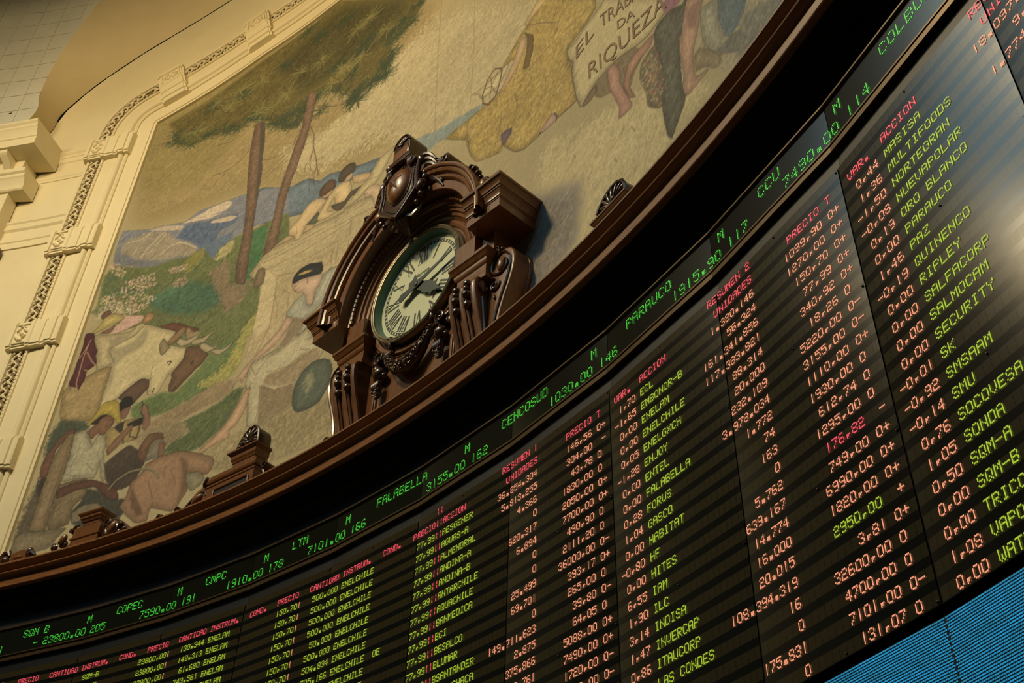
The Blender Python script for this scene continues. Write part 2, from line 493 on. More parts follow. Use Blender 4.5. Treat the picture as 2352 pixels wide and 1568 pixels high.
for i, q in enumerate(['500.000', '500.000', '500.000', '500.000', '50.000', '500.000', '504.834', '505.166', '500.000', '500.000']):
    put(2 + i, C(2, 10), '150,70', 'y'); put(2 + i, C(2, 16), '|', 's'); putr(2 + i, C(3, 2), q, 'y'); put(2 + i, C(3, 4), 'ENELCHILE', 'y')
put(9, C(3, 15), 'OE', 'y')
# the three summaries
NA = ['AESGENER', 'AGUAS-A', 'ALMENDRAL', 'ANDINA-A', 'ANDINA-B', 'ANTARCHILE', 'AQUACHILE', 'BANMEDICA', 'BCI', 'BESALCO', 'BLUMAR', 'BSANTANDER', 'CAMANCHACA', 'CAP']
put(1, C(3, 23), 'PRECIO', 'r'); put(0, C(4, 5), '::', 'r'); put(1, C(4, 5), '::', 'r'); put(1, C(4, 7), 'ACCION', 'r')
for i, n in enumerate(NA):
    put(2 + i, C(4, 0), '77,99', 'y'); put(2 + i, C(4, 5), '::', 'r'); put(2 + i, C(4, 7), n, 'y')
U1 = ['36.854.304', '5.813.255', '4.366', '0', '620.317', '6.894', '0', '0', '25.499', '69.701', '0', '149.711.623', '2.875', '375.866', '50.761', '0', '1.250']
PR1 = ['146,56', '304,00', '43,78', '1830,00', '2050,00', '7700,00', '490,90', '2111,20', '36000,00', '393,17', '265,00', '39,80', '64,05', '5088,00', '7490,00', '1720,00', '1100,00', '225,00']
T1 = ['0+', ' -', '0', '0', '0+', '0+', '0', '0', '0-', '0+', '0', '0-', '0', '0+', '0+', '0-', '0-', '0']
V1 = ['1,70', '-1,65', '0,00', '0,00', '0,05', '-1,28', '0,00', '0,00', '0,28', '1,04', '0,00', '-0,80', '0,00', '6,55', '1,90', '3,14', '1,47', '0,86', '0,00', '0,12']
N1 = ['ECL', 'EMBONOR-B', 'ENELAM', 'ENELCHILE', 'ENELGXCH', 'ENJOY', 'ENTEL', 'FALABELLA', 'FORUS', 'GASCO', 'HABITAT', 'HF', 'HITES', 'IAM', 'ILC', 'INDISA', 'INVERCAP', 'ITAUCORP', 'LAS CONDES', 'LTM', 'MALLPLAZA']
U2 = ['1.320.146', '56.324', '161.341.856', '117.383.821', '88.314', '20.000', '232.109', '3.978.034', '1.772', '74', '163', '0', '5.762', '639.167', '14.774', '16.000', '20.015', '108.394.319', '16', '0', '175.831', '0']
PR2 = ['1099,90', '1270,00', '150,70', '77,99', '340,92', '18,26', '5220,00', '3155,00', '1110,00', '1930,00', '612,74', '1295,00', '176,82', '749,00', '6990,00', '1820,00', '2950,00', '3,81', '32600,00', '4700,00', '7101,00', '131,07']
T2 = ['0+', '0+', '0+', '0+', '0+', '0', '0-', '0-', '0+', '0', '0', '0', ' -', '0+', '0+', '0+', ' +', '0+', '0', '0', '0-', '0']
V2 = ['0,44', '1,36', '-1,50', '-0,08', '0,19', '0,00', '1,46', '-0,19', '0,00', '0,00', '0,00', '0,00', '-0,01', '-0,92', '-0,14', '0,76', '1,05', '0,50', '0,00', '0,00', '1,08', '0,00']
N2 = ['MASISA', 'MULTIFOODS', 'NORTEGRAN', 'NUEVAPOLAR', 'ORO BLANCO', 'PARAUCO', 'PAZ', 'QUINENCO', 'RIPLEY', 'SALFACORP', 'SALMOCAM', 'SECURITY', 'SK', 'SMSAAM', 'SMU', 'SOCOVESA', 'SONDA', 'SQM-A', 'SQM-B', 'TRICOT', 'VAPORES', 'WATTS']
U3 = ['18.097.451', '9.047', '1.774.302', '8.415', '62.900']
def summary(b, no, un, pr, tt, va, na, k0):
    put(0, b - 1, 'RESUMEN ' + no, 'r'); put(1, b, 'UNIDADES', 'r')
    for i, t in enumerate(un): putr(2 + i, b + 7, t, 's')
    if pr:
        put(1, b + 15, 'PRECIO', 'r'); put(1, b + 22, 'T', 'r')
        for i, t in enumerate(pr):
            putr(2 + i, b + 20, t, 'r' if t == '176,82' else ('y' if t == '2950,00' else 's'))
            put(2 + i, b + 22, tt[i], 's')
        put(1, b + 26, 'VAR.', 'r'); put(1, b + 32, 'ACCION', 'r')
        for i, t in enumerate(va): putr(2 + i, b + 30, t, 's')
        for i, t in enumerate(na): put(2 + i, b + 32, t, 'y')
summary(C(4, 23), '1', U1, PR1, T1, V1, N1, 4)
summary(C(6, 23), '2', U2, PR2, T2, V2, N2, 6)
summary(C(8, 23), '3', U3, None, None, None, None, 8)

PANELS = {}
for row, c0, txt, col in CELLS:
    for j, ch in enumerate(txt):
        k, i = divmod(c0 + j, 24)
        if ch != ' ': PANELS.setdefault(k, []).append((row, i, ch, col))

ROWZ, ROWP, CEL, CEL0, DOT = 3.985, 0.0942, 0.0415, 0.0105, 0.0070
LEDM = {'r': led_red, 'y': led_yel, 's': led_sal}
LEDN = {'r': 'red_lettering', 'y': 'yellow_green_lettering', 's': 'orange_lettering'}
WHERE = {-2: 'dark LED quote panel just outside the lower left corner', -1: 'dark LED quote panel in the lower left corner, red header only',
 0: 'LED quote panel at the lower left with SQM-B in yellow green', 1: 'LED quote panel listing quantities 130.344, 149.313 and 61.680',
 2: 'LED quote panel with a column of prices 150,70', 3: 'LED quote panel with a column of ENELCHILE names',
 4: 'LED quote panel with 77,99 prices beside names from AESGENER down', 5: 'LED quote panel headed PRECIO T with 146,56 at the top',
 6: 'LED quote panel with names from ECL down to LAS CONDES', 7: 'LED quote panel headed PRECIO T with 1099,90 at the top',
 8: 'LED quote panel with names from MASISA to WATTS, teal reflection at its right', 9: 'LED quote panel cut by the upper right corner of the photo'}
for k in range(-2, 10):
    f = facet(k)
    t = thing('quote_panel', f(0.5, -0.03, Z_BB), WHERE[k], 'display panel', 'LED quote panels of the curved board')
    MB().box(f, 0.0035, 0.9965, -0.06, -0.001, Z_BB, Z_BT).build('casing', blackm, t, smooth=False)
    # front: one sheet, LED modules between dark joints
    us = [0.0035]; um = []
    for i in range(24):
        u = CEL0 - 0.0032 + i * CEL
        um.append(0); us.append(u + 0.0011); um.append(1); us.append(min(u + CEL - 0.0011, 0.9955))
    um.append(0); us.append(0.9965)
    zs = [Z_BT]; zm = []
    for r in range(24):
        zc = ROWZ - ROWP * r
        zm.append(0); zs.append(zc + 0.0275); zm.append(1); zs.append(zc - 0.0275)
    zm.append(0); zs.append(Z_BB)
    mb = MB().grid([[f(u, 0.0, z) for u in us] for z in zs])
    scr = mb.build('screen', glass, t, smooth=False)
    scr.data.materials.append(tilem)
    scr.data.polygons.foreach_set('material_index', [a * b for b in zm for a in um])
    mbs = {}
    for row, i, ch, col in PANELS.get(k, []):
        mb = mbs.setdefault(col, MB())
        zc = ROWZ - ROWP * row; u0 = CEL0 + i * CEL
        for y, bits in enumerate(FONT[ch]):
            for x in range(5):
                if bits >> (4 - x) & 1:
                    u = u0 + (x + 0.5) * DOT; z = zc + (3 - y) * DOT
                    hw = DOT * 0.41; hz = DOT * 0.47
                    mb.add([f(u - hw, 0.004, z - hz), f(u + hw, 0.004, z - hz), f(u + hw, 0.004, z + hz), f(u - hw, 0.004, z + hz)], [(0, 1, 2, 3)])
    for col, mb in mbs.items():
        mb.build(LEDN[col], LEDM[col], t, smooth=False)
    mb = MB()
    for zz in (Z_BT - 0.015, ROWZ - ROWP * 7.5, ROWZ - ROWP * 15.5, Z_BB + 0.015):
        fr = lambda u, d, z, f=f: f(u, d, z)
        mb.ball(fr, 0.985, 0.003, zz, 0.006, 0.005, 0.006, nu=8, nv=5)
        mb.ball(fr, 0.5, 0.003, zz, 0.005, 0.004, 0.005, nu=8, nv=5)
    mb.build('fixing_screws', bronze, t)

# ---- ticker band above the board
TP = 0.0107
def tick_items():
    out = []
    for name, g, price, pg, vol, pre in [('', None, '', None, '', ''), ('SQM B', -0.787, '23800.00', -0.505, '205', '-'), ('COPEC', 0.353, '7590.00', 0.66, '191', ''), ('CMPC', 1.438, '1910.00', 1.711, '178', ''),
            ('LTM', 2.488, '7101.00', 2.686, '166', ''), ('FALABELLA', 3.487, '3155.00', 4.063, '162', ''), ('CENCOSUD', 4.891, '1030.00', 5.412, '146', ''), ('PARAUCO', 6.201, '1915.90', 6.640, '117', ''),
            ('CCU', 7.440, '7490.00', 7.634, '114', ''), ('COLBUN', 8.432, '135.20', 8.86, '112', '')]:
        if g is None: continue
        out.append((0, g, name)); out.append((1, pg, price))
        sh = 0.43 + (0.06 if len(price) == 8 else 0)
        out.append((0, pg + sh, 'M')); out.append((1, pg + sh + 0.075, vol))
        if pre: out.append((1, pg - 0.125, pre))
    out.append((1, -1.02 - 0.16, '211'))
    return out
TK = {}
for line, g, txt in tick_items():
    for j, ch in enumerate(txt):
        for y, bits in enumerate(FONT[ch]):
            for x in range(5):
                if bits >> (4 - x) & 1:
                    G = g + (j * 6 + x + 0.5) * TP
                    k = math.floor(G)
                    TK.setdefault(k, []).append((G - k, (4.3695 if line == 0 else 4.2560) + (3 - y) * TP))
TW_ = {-2: 'green dot ticker box outside the lower left edge', -1: 'ticker box at the left edge with SQM B in green dots', 0: 'ticker box with COPEC in green dots', 1: 'ticker box with CMPC and 191 in green dots',
 2: 'ticker box with LTM and 178 in green dots', 3: 'ticker box starting with 166, then FALABELL in green dots', 4: 'ticker box with 3155.00 and 162 in green dots', 5: 'ticker box with 1030.00 and 146 in green dots',
 6: 'ticker box with PARAUCO in green dots', 7: 'ticker box with CCU in green dots, teal reflection at its right', 8: 'ticker box with 114 and COLBUN at the upper right', 9: 'ticker box beyond the upper right corner'}
for k in range(-2, 10):
    f = facet(k)
    t = thing('ticker_box', f(0.5, -0.03, Z_TB), TW_[k], 'ticker display', 'green ticker boxes above the board')
    MB().box(f, 0.002, 0.998, -0.07, -0.004, Z_TB + 0.002, Z_TT - 0.002).build('screen', tglass, t, smooth=False)
    mb = MB(); mb.box(f, 0.0008, 0.9992, -0.05, 0.012, Z_TT - 0.006, Z_TT + 0.006); mb.build('upper_trim', bronze, t, smooth=False)
    mb = MB(); mb.box(f, 0.0008, 0.9992, -0.05, 0.008, Z_TB - 0.007, Z_TB + 0.004); mb.build('lower_trim', bronze, t, smooth=False)
    mb = MB()
    for u, z in TK.get(k, []):
        q = TP * 0.40
        mb.add([f(u + q * math.cos(a * PI / 4 + PI / 8), 0.0, z + q * math.sin(a * PI / 4 + PI / 8)) for a in range(8)], [tuple(range(8))])
    if mb.v: mb.build('green_lettering', led_grn, t, smooth=False)
    # bronze rail under the ticker
    MB().box(f, 0.001, 0.999, -0.03, 0.014, 4.128, 4.160).build('lower_rail', bronze, t, smooth=False)

# black casing around ticker and board
mb = MB()
A0, A1, NN = TH0 - 3 * DTH, TH0 + 11 * DTH, 14
def facet_band(mb, d, z0, z1):
    for k in range(-3, 11):
        f = facet(k)
        mb.add([f(0, d, z0), f(1, d, z0), f(1, d, z1), f(0, d, z1)], [(0, 1, 2, 3)])
facet_band(mb, -0.075, 1.55, 4.50)
structure(mb.build('trim_6', blackm, smooth=False))
mb = MB(); facet_band(mb, -0.02, Z_BT + 0.002, 4.122)
structure(mb.build('trim_7', blackm, smooth=False))

# blue video wall under the board
bluem = bpy.data.materials.new('blue_video_pixels'); bluem.use_nodes = True
nt = bluem.node_tree; N = nt.nodes; L = nt.links
b = N['Principled BSDF']; b.inputs['Base Color'].default_value = (0.004, 0.006, 0.008, 1); b.inputs['Roughness'].default_value = 0.4
at = N.new('ShaderNodeAttribute'); at.attribute_name = 'pc'
nz = N.new('ShaderNodeTexNoise'); nz.inputs['Scale'].default_value = 14.0; nz.inputs['Detail'].default_value = 2.0
mp = N.new('ShaderNodeMapping'); mp.inputs['Scale'].default_value = (0.5, 1.6, 1.0); mp.inputs['Rotation'].default_value = (0, 0, 0.5)
L.new(at.outputs['Vector'], mp.inputs['Vector']); L.new(mp.outputs['Vector'], nz.inputs['Vector'])
rp = N.new('ShaderNodeValToRGB')
rp.color_ramp.elements[0].position = 0.35; rp.color_ramp.elements[0].color = (0.005, 0.16, 0.28, 1)
rp.color_ramp.elements[1].position = 0.7; rp.color_ramp.elements[1].color = (0.006, 0.23, 0.46, 1)
L.new(nz.outputs['Fac'], rp.inputs['Fac']); L.new(rp.outputs['Color'], b.inputs['Emission Color']); b.inputs['Emission Strength'].default_value = 1.35
VP = 0.0105
for k in range(6, 10):
    f = facet(k)
    t = thing('video_panel', f(0.5, -0.03, 0.55), {6: 'blue LED video panel under the board, left of the lower edge', 7: 'blue LED video panel at the bottom edge under 131,07', 8: 'blue LED video panel in the lower right corner', 9: 'blue LED video panel outside the right edge'}[k], 'video panel', 'blue video panels under the board')
    MB().box(f, 0.0005, 0.9995, -0.05, 0.0, 0.55, 1.742).build('casing', blackm, t, smooth=False)
    mb = MB()
    nu = int(1 / VP); nzz = int(1.19 / VP) if k in (7, 8) else 8
    for j in range(nzz):
        z = 1.7355 - j * VP
        for i in range(nu):
            u = (i + 0.5 + 0.5 * (j % 2)) * VP
            if u > 0.996: continue
            vs = [f(u - VP * 0.42, 0.002, z - VP * 0.27), f(u + VP * 0.42, 0.002, z - VP * 0.27), f(u + VP * 0.42, 0.002, z + VP * 0.27), f(u - VP * 0.42, 0.002, z + VP * 0.27)]
            mb.add(vs, [(0, 1, 2, 3)], at=[(k + u, z, 0)] * 4)
    mb.build('blue_pixels', bluem, t, smooth=False, attr=True)
# wall below the board
mb = MB(); facet_band(mb, -0.08, -H, 1.56)
structure(mb.build('wall_board', blackm, smooth=False))

# ------------------------------------------------------------------ wooden cornice that carries the clock
a0, a1 = R(12), R(90)
prof = [(12.46, 5.02), (11.985, 5.046), (11.970, 5.046), (11.966, 5.040), (11.966, 5.026), (11.974, 5.020), (12.004, 5.016), (12.022, 5.006), (12.036, 4.990), (12.042, 4.974), (12.026, 4.966), (12.022, 4.962),
        (12.002, 4.962), (11.994, 4.957), (11.991, 4.950), (11.994, 4.943), (12.002, 4.939), (12.030, 4.936), (12.052, 4.928), (12.062, 4.916), (12.066, 4.904), (12.048, 4.900), (12.044, 4.896), (12.046, 4.850), (12.043, 4.848), (12.043, 4.832), (12.048, 4.826), (12.09, 4.826)]
crn = thing('cornice', P3(R(48), 12.0, 4.826), 'curved brown wooden cornice below the clock and mural', 'cornice')
MB().arc(prof, a0, a1, 160).build('moulding', woodarc, crn, attr=True, ang=25)
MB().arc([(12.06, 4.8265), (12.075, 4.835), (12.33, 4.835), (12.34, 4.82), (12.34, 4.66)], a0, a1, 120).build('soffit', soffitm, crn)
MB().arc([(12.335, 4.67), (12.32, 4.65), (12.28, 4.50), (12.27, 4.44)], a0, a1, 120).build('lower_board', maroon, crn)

# ------------------------------------------------------------------ the carved clock standing on the cornice
CK = Frame(47.0)
ZC = 6.435                                 # height of the dial's centre
clock = thing('wall_clock', CK(0, 12.2, 5.046), 'big carved dark wooden clock with a star shield and Roman numeral dial on the cornice', 'clock')
dialm = mat('ivory_dial_enamel', (0.62, 0.66, 0.47), 0.4, var=(0.58, 0.61, 0.42), nscale=5)
inkm = mat('dark_dial_ink', (0.022, 0.038, 0.034), 0.5)
handm = mat('dark_slate_hand', (0.035, 0.052, 0.047), 0.4)
tealm = mat('teal_painted_reveal', (0.085, 0.19, 0.155), 0.45, var=(0.06, 0.15, 0.12), nscale=8)

def put_part(mb, name, m, par=clock, **k): return mb.build(name, m, par, **k)

# case: back plate with round head, and the panel under the dial
def arcpts(uc, zc, r, a0, a1, n):
    return [(uc + r * math.cos(R(a0 + (a1 - a0) * i / n)), zc + r * math.sin(R(a0 + (a1 - a0) * i / n))) for i in range(n + 1)]
mb = MB(); mb.prism(CK, [(-0.97, 5.046), (0.97, 5.046), (0.97, 6.40)] + arcpts(0, ZC, 0.96, 0, 180, 40) + [(-0.97, 6.40)], 12.24, 12.44)
case = put_part(mb, 'case', wood)
mb = MB()
for rr in (0.672, 0.700, 0.722):
    mb.tube([CK(rr * math.cos(R(a)), 12.238, ZC + rr * math.sin(R(a))) for a in range(205, 336, 3)], 0.0075, 6)
mb.build('ring_moulding', wood, case)
for s in (-1, 1):
    mb = MB(); mb.prism(CK, [(s * 0.455, 5.05), (s * 0.515, 5.05), (s * 0.515, 5.93), (s * 0.455, 5.87)], 12.222, 12.245, 0.008)
    mb.prism(CK, [(s * 0.470, 5.07), (s * 0.500, 5.07), (s * 0.500, 5.88), (s * 0.470, 5.85)], 12.212, 12.23, 0.006)
    mb.build('panel_strip', wood, case)

# dial
dial = put_part(MB().prism(CK, arcpts(0, ZC, 0.525, 0, 360, 72)[:-1], 12.228, 12.24), 'dial', dialm)
def dq(ang, x0, y0, x1, y1, w, d=12.2255):
    """stroke on the dial: x across, y outward, for the direction ang (clockwise from twelve)"""
    a = R(ang); er = (math.sin(a), math.cos(a)); et = (math.cos(a), -math.sin(a))
    dx, dy = x1 - x0, y1 - y0; l = math.hypot(dx, dy); nx, ny = -dy / l * w / 2, dx / l * w / 2
    return [CK(et[0] * x + er[0] * y, d, ZC + et[1] * x + er[1] * y) for x, y in ((x0 + nx, y0 + ny), (x1 + nx, y1 + ny), (x1 - nx, y1 - ny), (x0 - nx, y0 - ny))]
NUM = ['XII', 'I', 'II', 'III', 'IIII', 'V', 'VI', 'VII', 'VIII', 'IX', 'X', 'XI']
Y0, Y1 = 0.285, 0.432
for i, n in enumerate(NUM):
    wd = {'I': 0.034, 'V': 0.070, 'X': 0.072}
    tot = sum(wd[c] for c in n); x = -tot / 2
    mb = MB()
    for c in n:
        w = wd[c]; a = x + 0.006; b = x + w - 0.006; m_ = (a + b) / 2
        if c == 'I': mb.add(dq(i * 30, m_, Y0, m_, Y1, 0.017), [(0, 1, 2, 3)])
        elif c == 'V':
            mb.add(dq(i * 30, a + 0.006, Y1, m_, Y0, 0.019), [(0, 1, 2, 3)]); mb.add(dq(i * 30, b - 0.003, Y1, m_ + 0.003, Y0, 0.007), [(0, 1, 2, 3)])
        else:
            mb.add(dq(i * 30, a + 0.006, Y1, b - 0.006, Y0, 0.019), [(0, 1, 2, 3)]); mb.add(dq(i * 30, b - 0.003, Y1, a + 0.003, Y0, 0.007, 12.225), [(0, 1, 2, 3)])
        for yy in (Y0, Y1):
            if c == 'V' and yy == Y0: continue
            mb.add(dq(i * 30, a - 0.001, yy, b + 0.001, yy, 0.004, 12.2252), [(0, 1, 2, 3)])
        x += w
    mb.build('numeral', inkm, dial, smooth=False)
mb = MB()
for i in range(60):
    a0, a1 = R(i * 6 - (1.5 if i % 5 else 2.2)), R(i * 6 + (1.5 if i % 5 else 2.2))
    mb.add([CK(r * math.sin(a), 12.2258, ZC + r * math.cos(a)) for r, a in ((0.450, a0), (0.474, a0), (0.474, a1), (0.450, a1))], [(0, 1, 2, 3)])
for r0, r1 in ((0.4465, 0.450), (0.474, 0.4775)):
    mb.ring(CK, 0, ZC, [(r0, 12.2258), (r1, 12.2258)], n=72)
mb.build('minute_track', inkm, dial, smooth=False)

def text_mesh(body, size, shear=0.0, bold=False):
    c = bpy.data.curves.new('t', 'FONT'); c.body = body; c.size = size; c.shear = shear
    c.align_x = 'CENTER'; c.resolution_u = 3
    o = bpy.data.objects.new('t', c); COL.objects.link(o)
    dg = bpy.context.evaluated_depsgraph_get(); dg.update()
    me = bpy.data.meshes.new_from_object(o.evaluated_get(dg))
    vs = [tuple(v.co) for v in me.vertices]; fs = [tuple(p.vertices) for p in me.polygons]
    bpy.data.objects.remove(o); bpy.data.curves.remove(c); bpy.data.meshes.remove(me)
    return vs, fs
vs, fs = text_mesh('Magneta', 0.058, 0.35)
mb = MB(); mb.add([CK(x * (1 - 0) , 12.2256, ZC + 0.145 + y - 0.6 * x * x) for x, y, z in vs], fs)
mb.build('maker_name', inkm, dial, smooth=False)

def hand(pts, ang, d, th, name):
    a = R(ang); er = (math.sin(a), math.cos(a)); et = (math.cos(a), -math.sin(a))
    poly = [(et[0] * x + er[0] * y, ZC + et[1] * x + er[1] * y) for x, y in pts]
    return put_part(MB().prism(CK, poly, d, d + th, 0.002), name, handm, smooth=False)
hand([(0.012, 0.462), (-0.012, 0.462), (-0.024, 0.10), (-0.034, 0.03), (-0.034, -0.02), (-0.026, -0.06), (-0.040, -0.15), (-0.050, -0.20), (-0.030, -0.225), (0.0, -0.235), (0.030, -0.225), (0.050, -0.20), (0.040, -0.15), (0.026, -0.06), (0.034, -0.02), (0.034, 0.03), (0.024, 0.10)], 76.5, 12.176, 0.006, 'minute_hand')
hand([(0.0, 0.385), (-0.022, 0.33), (-0.034, 0.285), (-0.082, 0.272), (-0.050, 0.245), (-0.062, 0.20), (-0.062, 0.15), (-0.046, 0.08), (-0.044, 0.0), (-0.055, -0.06), (-0.095, -0.13), (-0.045, -0.12), (0.0, -0.155), (0.045, -0.12), (0.095, -0.13), (0.055, -0.06), (0.044, 0.0), (0.046, 0.08), (0.062, 0.15), (0.062, 0.20), (0.050, 0.245), (0.082, 0.272), (0.034, 0.285), (0.022, 0.33)], 126, 12.192, 0.006, 'hour_hand')
put_part(MB().ring(CK, 0, ZC, [(0.0, 12.165), (0.02, 12.167), (0.026, 12.175), (0.02, 12.20), (0.02, 12.23)], n=20), 'hand_boss', handm)

# bezel, its painted reveal and the glass
bez = put_part(MB().ring(CK, 0, ZC, [(0.531, 12.19), (0.531, 12.158), (0.537, 12.148), (0.546, 12.146), (0.553, 12.152), (0.557, 12.146), (0.568, 12.144), (0.577, 12.152), (0.580, 12.17), (0.580, 12.245)], n=96), 'bezel', brass)
MB().ring(CK, 0, ZC, [(0.5305, 12.158), (0.530, 12.18), (0.520, 12.228)], n=96).build('teal_reveal', tealm, bez)
for a in (15, 105, 195, 285):
    MB().ball(CK, 0.535 * math.cos(R(a)), 12.15, ZC + 0.535 * math.sin(R(a)), 0.006, 0.006, 0.006, nu=8, nv=5).build('bezel_screw', blackm, bez)
put_part(MB().ring(CK, 0, ZC, [(0.600, 12.24), (0.602, 12.222), (0.612, 12.215), (0.650, 12.213), (0.655, 12.225), (0.655, 12.245)], n=96), 'dial_surround', wood)

# arch over the dial
arch = put_part(MB().ring(CK, 0, 6.43, [(0.845, 12.24), (0.845, 12.03), (0.847, 12.006), (0.853, 12.0), (0.925, 12.0), (0.928, 12.008), (0.934, 12.008), (0.937, 11.985), (0.948, 11.968), (0.968, 11.962), (0.972, 11.972), (0.978, 11.972), (0.982, 11.95), (0.99, 11.935), (1.008, 11.925), (1.018, 11.928), (1.022, 11.938), (1.027, 11.938), (1.030, 11.915), (1.040, 11.905), (1.056, 11.905), (1.064, 11.915), (1.064, 12.44)], 0, PI, 72), 'arch_moulding', wood, ang=25)
MB().ring(CK, 0, 6.43, [(0.845, 12.10), (0.835, 12.105), (0.828, 12.12), (0.80, 12.125), (0.785, 12.15), (0.765, 12.155), (0.76, 12.175), (0.735, 12.18), (0.725, 12.20), (0.70, 12.205), (0.69, 12.225), (0.665, 12.24)], -0.04, PI + 0.04, 64).build('inner_moulding', wood, arch)
mb = MB()
for i in range(54):
    a = -0.02 + (PI + 0.04) * (i + 0.5) / 54
    rows = []
    p = Vector(CK(0.812 * math.cos(a), 12.112, 6.43 + 0.812 * math.sin(a)))
    t = Vector(CK(-math.sin(a), 0, math.cos(a))) - Vector(CK(0, 0, 0))
    mb.tube([p - t * 0.021, p - t * 0.017, p + t * 0.017, p + t * 0.021], [0.010, 0.018, 0.018, 0.010], 8)
mb.build('bead_moulding', wood, arch)

# cornice blocks either side of the arch, with returns
def three_sided(prof, ui, uo, dfront, inner=True):
    """profile [(offset, z)] run round the front and the ends of a block"""
    mb = MB(); rows = []
    for off, z in prof:
        k = 1 if uo > ui else -1
        a = ui - k * off * (1 if inner else 0); b = uo + k * off; df = dfront - off
        rows.append([CK(a, 12.44, z), CK(a, df, z), CK(b, df, z), CK(b, 12.44, z)])
    mb.grid(rows)
    o = len(mb.v) - 4 * len(rows)
    mb.f.append((o, o + 1, o + 2, o + 3)); n = len(rows) - 1
    mb.f.append((o + 4 * n + 3, o + 4 * n + 2, o + 4 * n + 1, o + 4 * n))
    return mb
CP = [(-0.17, 6.372), (0.0, 6.372), (0.0, 6.452), (0.006, 6.457), (0.006, 6.468), (0.014, 6.472), (0.018, 6.50), (0.034, 6.528), (0.040, 6.532), (0.040, 6.545), (0.050, 6.550), (0.060, 6.585), (0.078, 6.607), (0.086, 6.610), (0.090, 6.622), (0.088, 6.636), (-0.02, 6.636)]
for s in (1, -1):
    cb = put_part(three_sided(CP, s * 0.846, s * 1.225, 11.995, inner=False), 'cornice_block', wood, ang=25)
    three_sided([(0, 6.17), (0, 6.375)], s * 0.60, s * 0.83, 12.105).build('inner_frieze_block', wood, cb)
    three_sided([(0, 6.17), (0, 6.22), (-0.008, 6.225), (-0.008, 6.375)], s * 0.845, s * 1.0, 12.16).build('outer_frieze_block', wood, cb)
    three_sided([(-0.02, 5.885), (0.0, 5.888), (0.0, 5.925), (-0.012, 5.93), (-0.016, 5.95), (-0.016, 6.03), (0.0, 6.045), (0.006, 6.07), (0.006, 6.085), (0.024, 6.10), (0.036, 6.135), (0.042, 6.14), (0.042, 6.168), (0.03, 6.172), (-0.02, 6.172)], s * 0.585, s * 0.955, 12.125).build('impost', wood, cb)
    # scrolled console of three ribs with bead drops in the channels
    cons = None
    SO = [(12.10, 5.89), (12.072, 5.87), (12.058, 5.83), (12.056, 5.78), (12.066, 5.70), (12.088, 5.60), (12.116, 5.50), (12.146, 5.40), (12.168, 5.30), (12.178, 5.20), (12.180, 5.046)]
    def rib(u0, u1, off):
        mb = MB(); us = [u0, u0, u0 + 0.3 * (u1 - u0), u0 + 0.7 * (u1 - u0), u1, u1]; dd = [12.44 - 12.0, 0.012, 0, 0, 0.012, 0.44]
        rows = [[CK(s * u, (d + off + e) if 0 < j < 5 else 12.44, z) for j, (u, e) in enumerate(zip(us, dd))] for d, z in SO]
        mb.grid(rows); n = 6; o = len(mb.v) - n * len(rows)
        mb.f.append(tuple(o + k for k in range(n))); mb.f.append(tuple(o + (len(rows) - 1) * n + k for k in reversed(range(n))))
        return mb
    cons = put_part(rib(0.60, 0.905, 0.022), 'console', wood)
    for u0, u1 in ((0.600, 0.648), (0.722, 0.772), (0.850, 0.905)):
        rib(u0, u1, 0.0).build('rib', wood, cons)
    for u in (0.685, 0.811):
        mb = MB()
        for z, rr in ((5.845, 0.034), (5.795, 0.026), (5.735, 0.038), (5.640, 0.037)):
            d = interp(-z, [-q[1] for q in SO], [q[0] for q in SO])
            mb.ball(CK, s * u, d + 0.006, z, rr, rr, rr * 1.05)
        mb.tube([CK(s * u, interp(-z, [-q[1] for q in SO], [q[0] for q in SO]) + 0.014, z) for z in np.linspace(5.60, 5.12, 12)], 0.008, 6)
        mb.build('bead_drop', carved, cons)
    mb = MB(); mb.ball(CK, s * 0.912, 12.15, 5.80, 0.022, 0.045, 0.062)
    mb.tube([CK(s * 0.908, 12.15 + 0.06 * q, 5.70 - 0.55 * q) for q in np.linspace(0, 1, 8)], [0.012] * 8, 6)
    mb.build('side_egg', carved, cons)
    # big S volute beside the console
    OUT = [(0.90, 5.046), (1.075, 5.046), (1.045, 5.10), (1.022, 5.20), (1.016, 5.30), (1.030, 5.42), (1.062, 5.54), (1.105, 5.66), (1.150, 5.76), (1.182, 5.86), (1.197, 5.95), (1.194, 6.02), (1.176, 6.08), (1.140, 6.125), (1.095, 6.147), (1.045, 6.140), (1.0, 6.105), (0.965, 6.06), (0.90, 6.06)]
    vol = put_part(MB().prism(CK, [(s * u, z) for u, z in OUT], 12.205, 12.36, 0.02), 'volute_bracket', wood)
    for gi, gd in ((0.012, 12.36), (0.03, 12.40)):
        MB().prism(CK, [(s * (u + (gi if u > 0.95 else 0)), z + (gi if z > 6.0 else 0)) for u, z in OUT], gd, gd + 0.045, 0.012).build('back_moulding', wood, vol)
    mb = MB()
    mb.tube([CK(s * (u - 0.045), 12.200, z - (0.03 if z > 6.05 else 0)) for u, z in OUT[3:17]], 0.011, 6)
    mb.spiral(CK, s * 1.05, 12.197, 5.985, 0.125, 0.055, 0.9, 0.013, 0.010, a0=PI / 2 if s > 0 else PI / 2, cw=s, n=26)
    mb.build('volute_line', carved, vol)
    MB().ball(CK, s * 1.055, 12.20, 5.975, 0.040, 0.035, 0.070).build('egg_boss', wood, vol)
    mb = MB()
    mb.spiral(CK, s * 0.985, 12.197, 5.80, 0.055, 0.015, 1.2, 0.011, 0.008, a0=0.3, cw=-s, n=20)
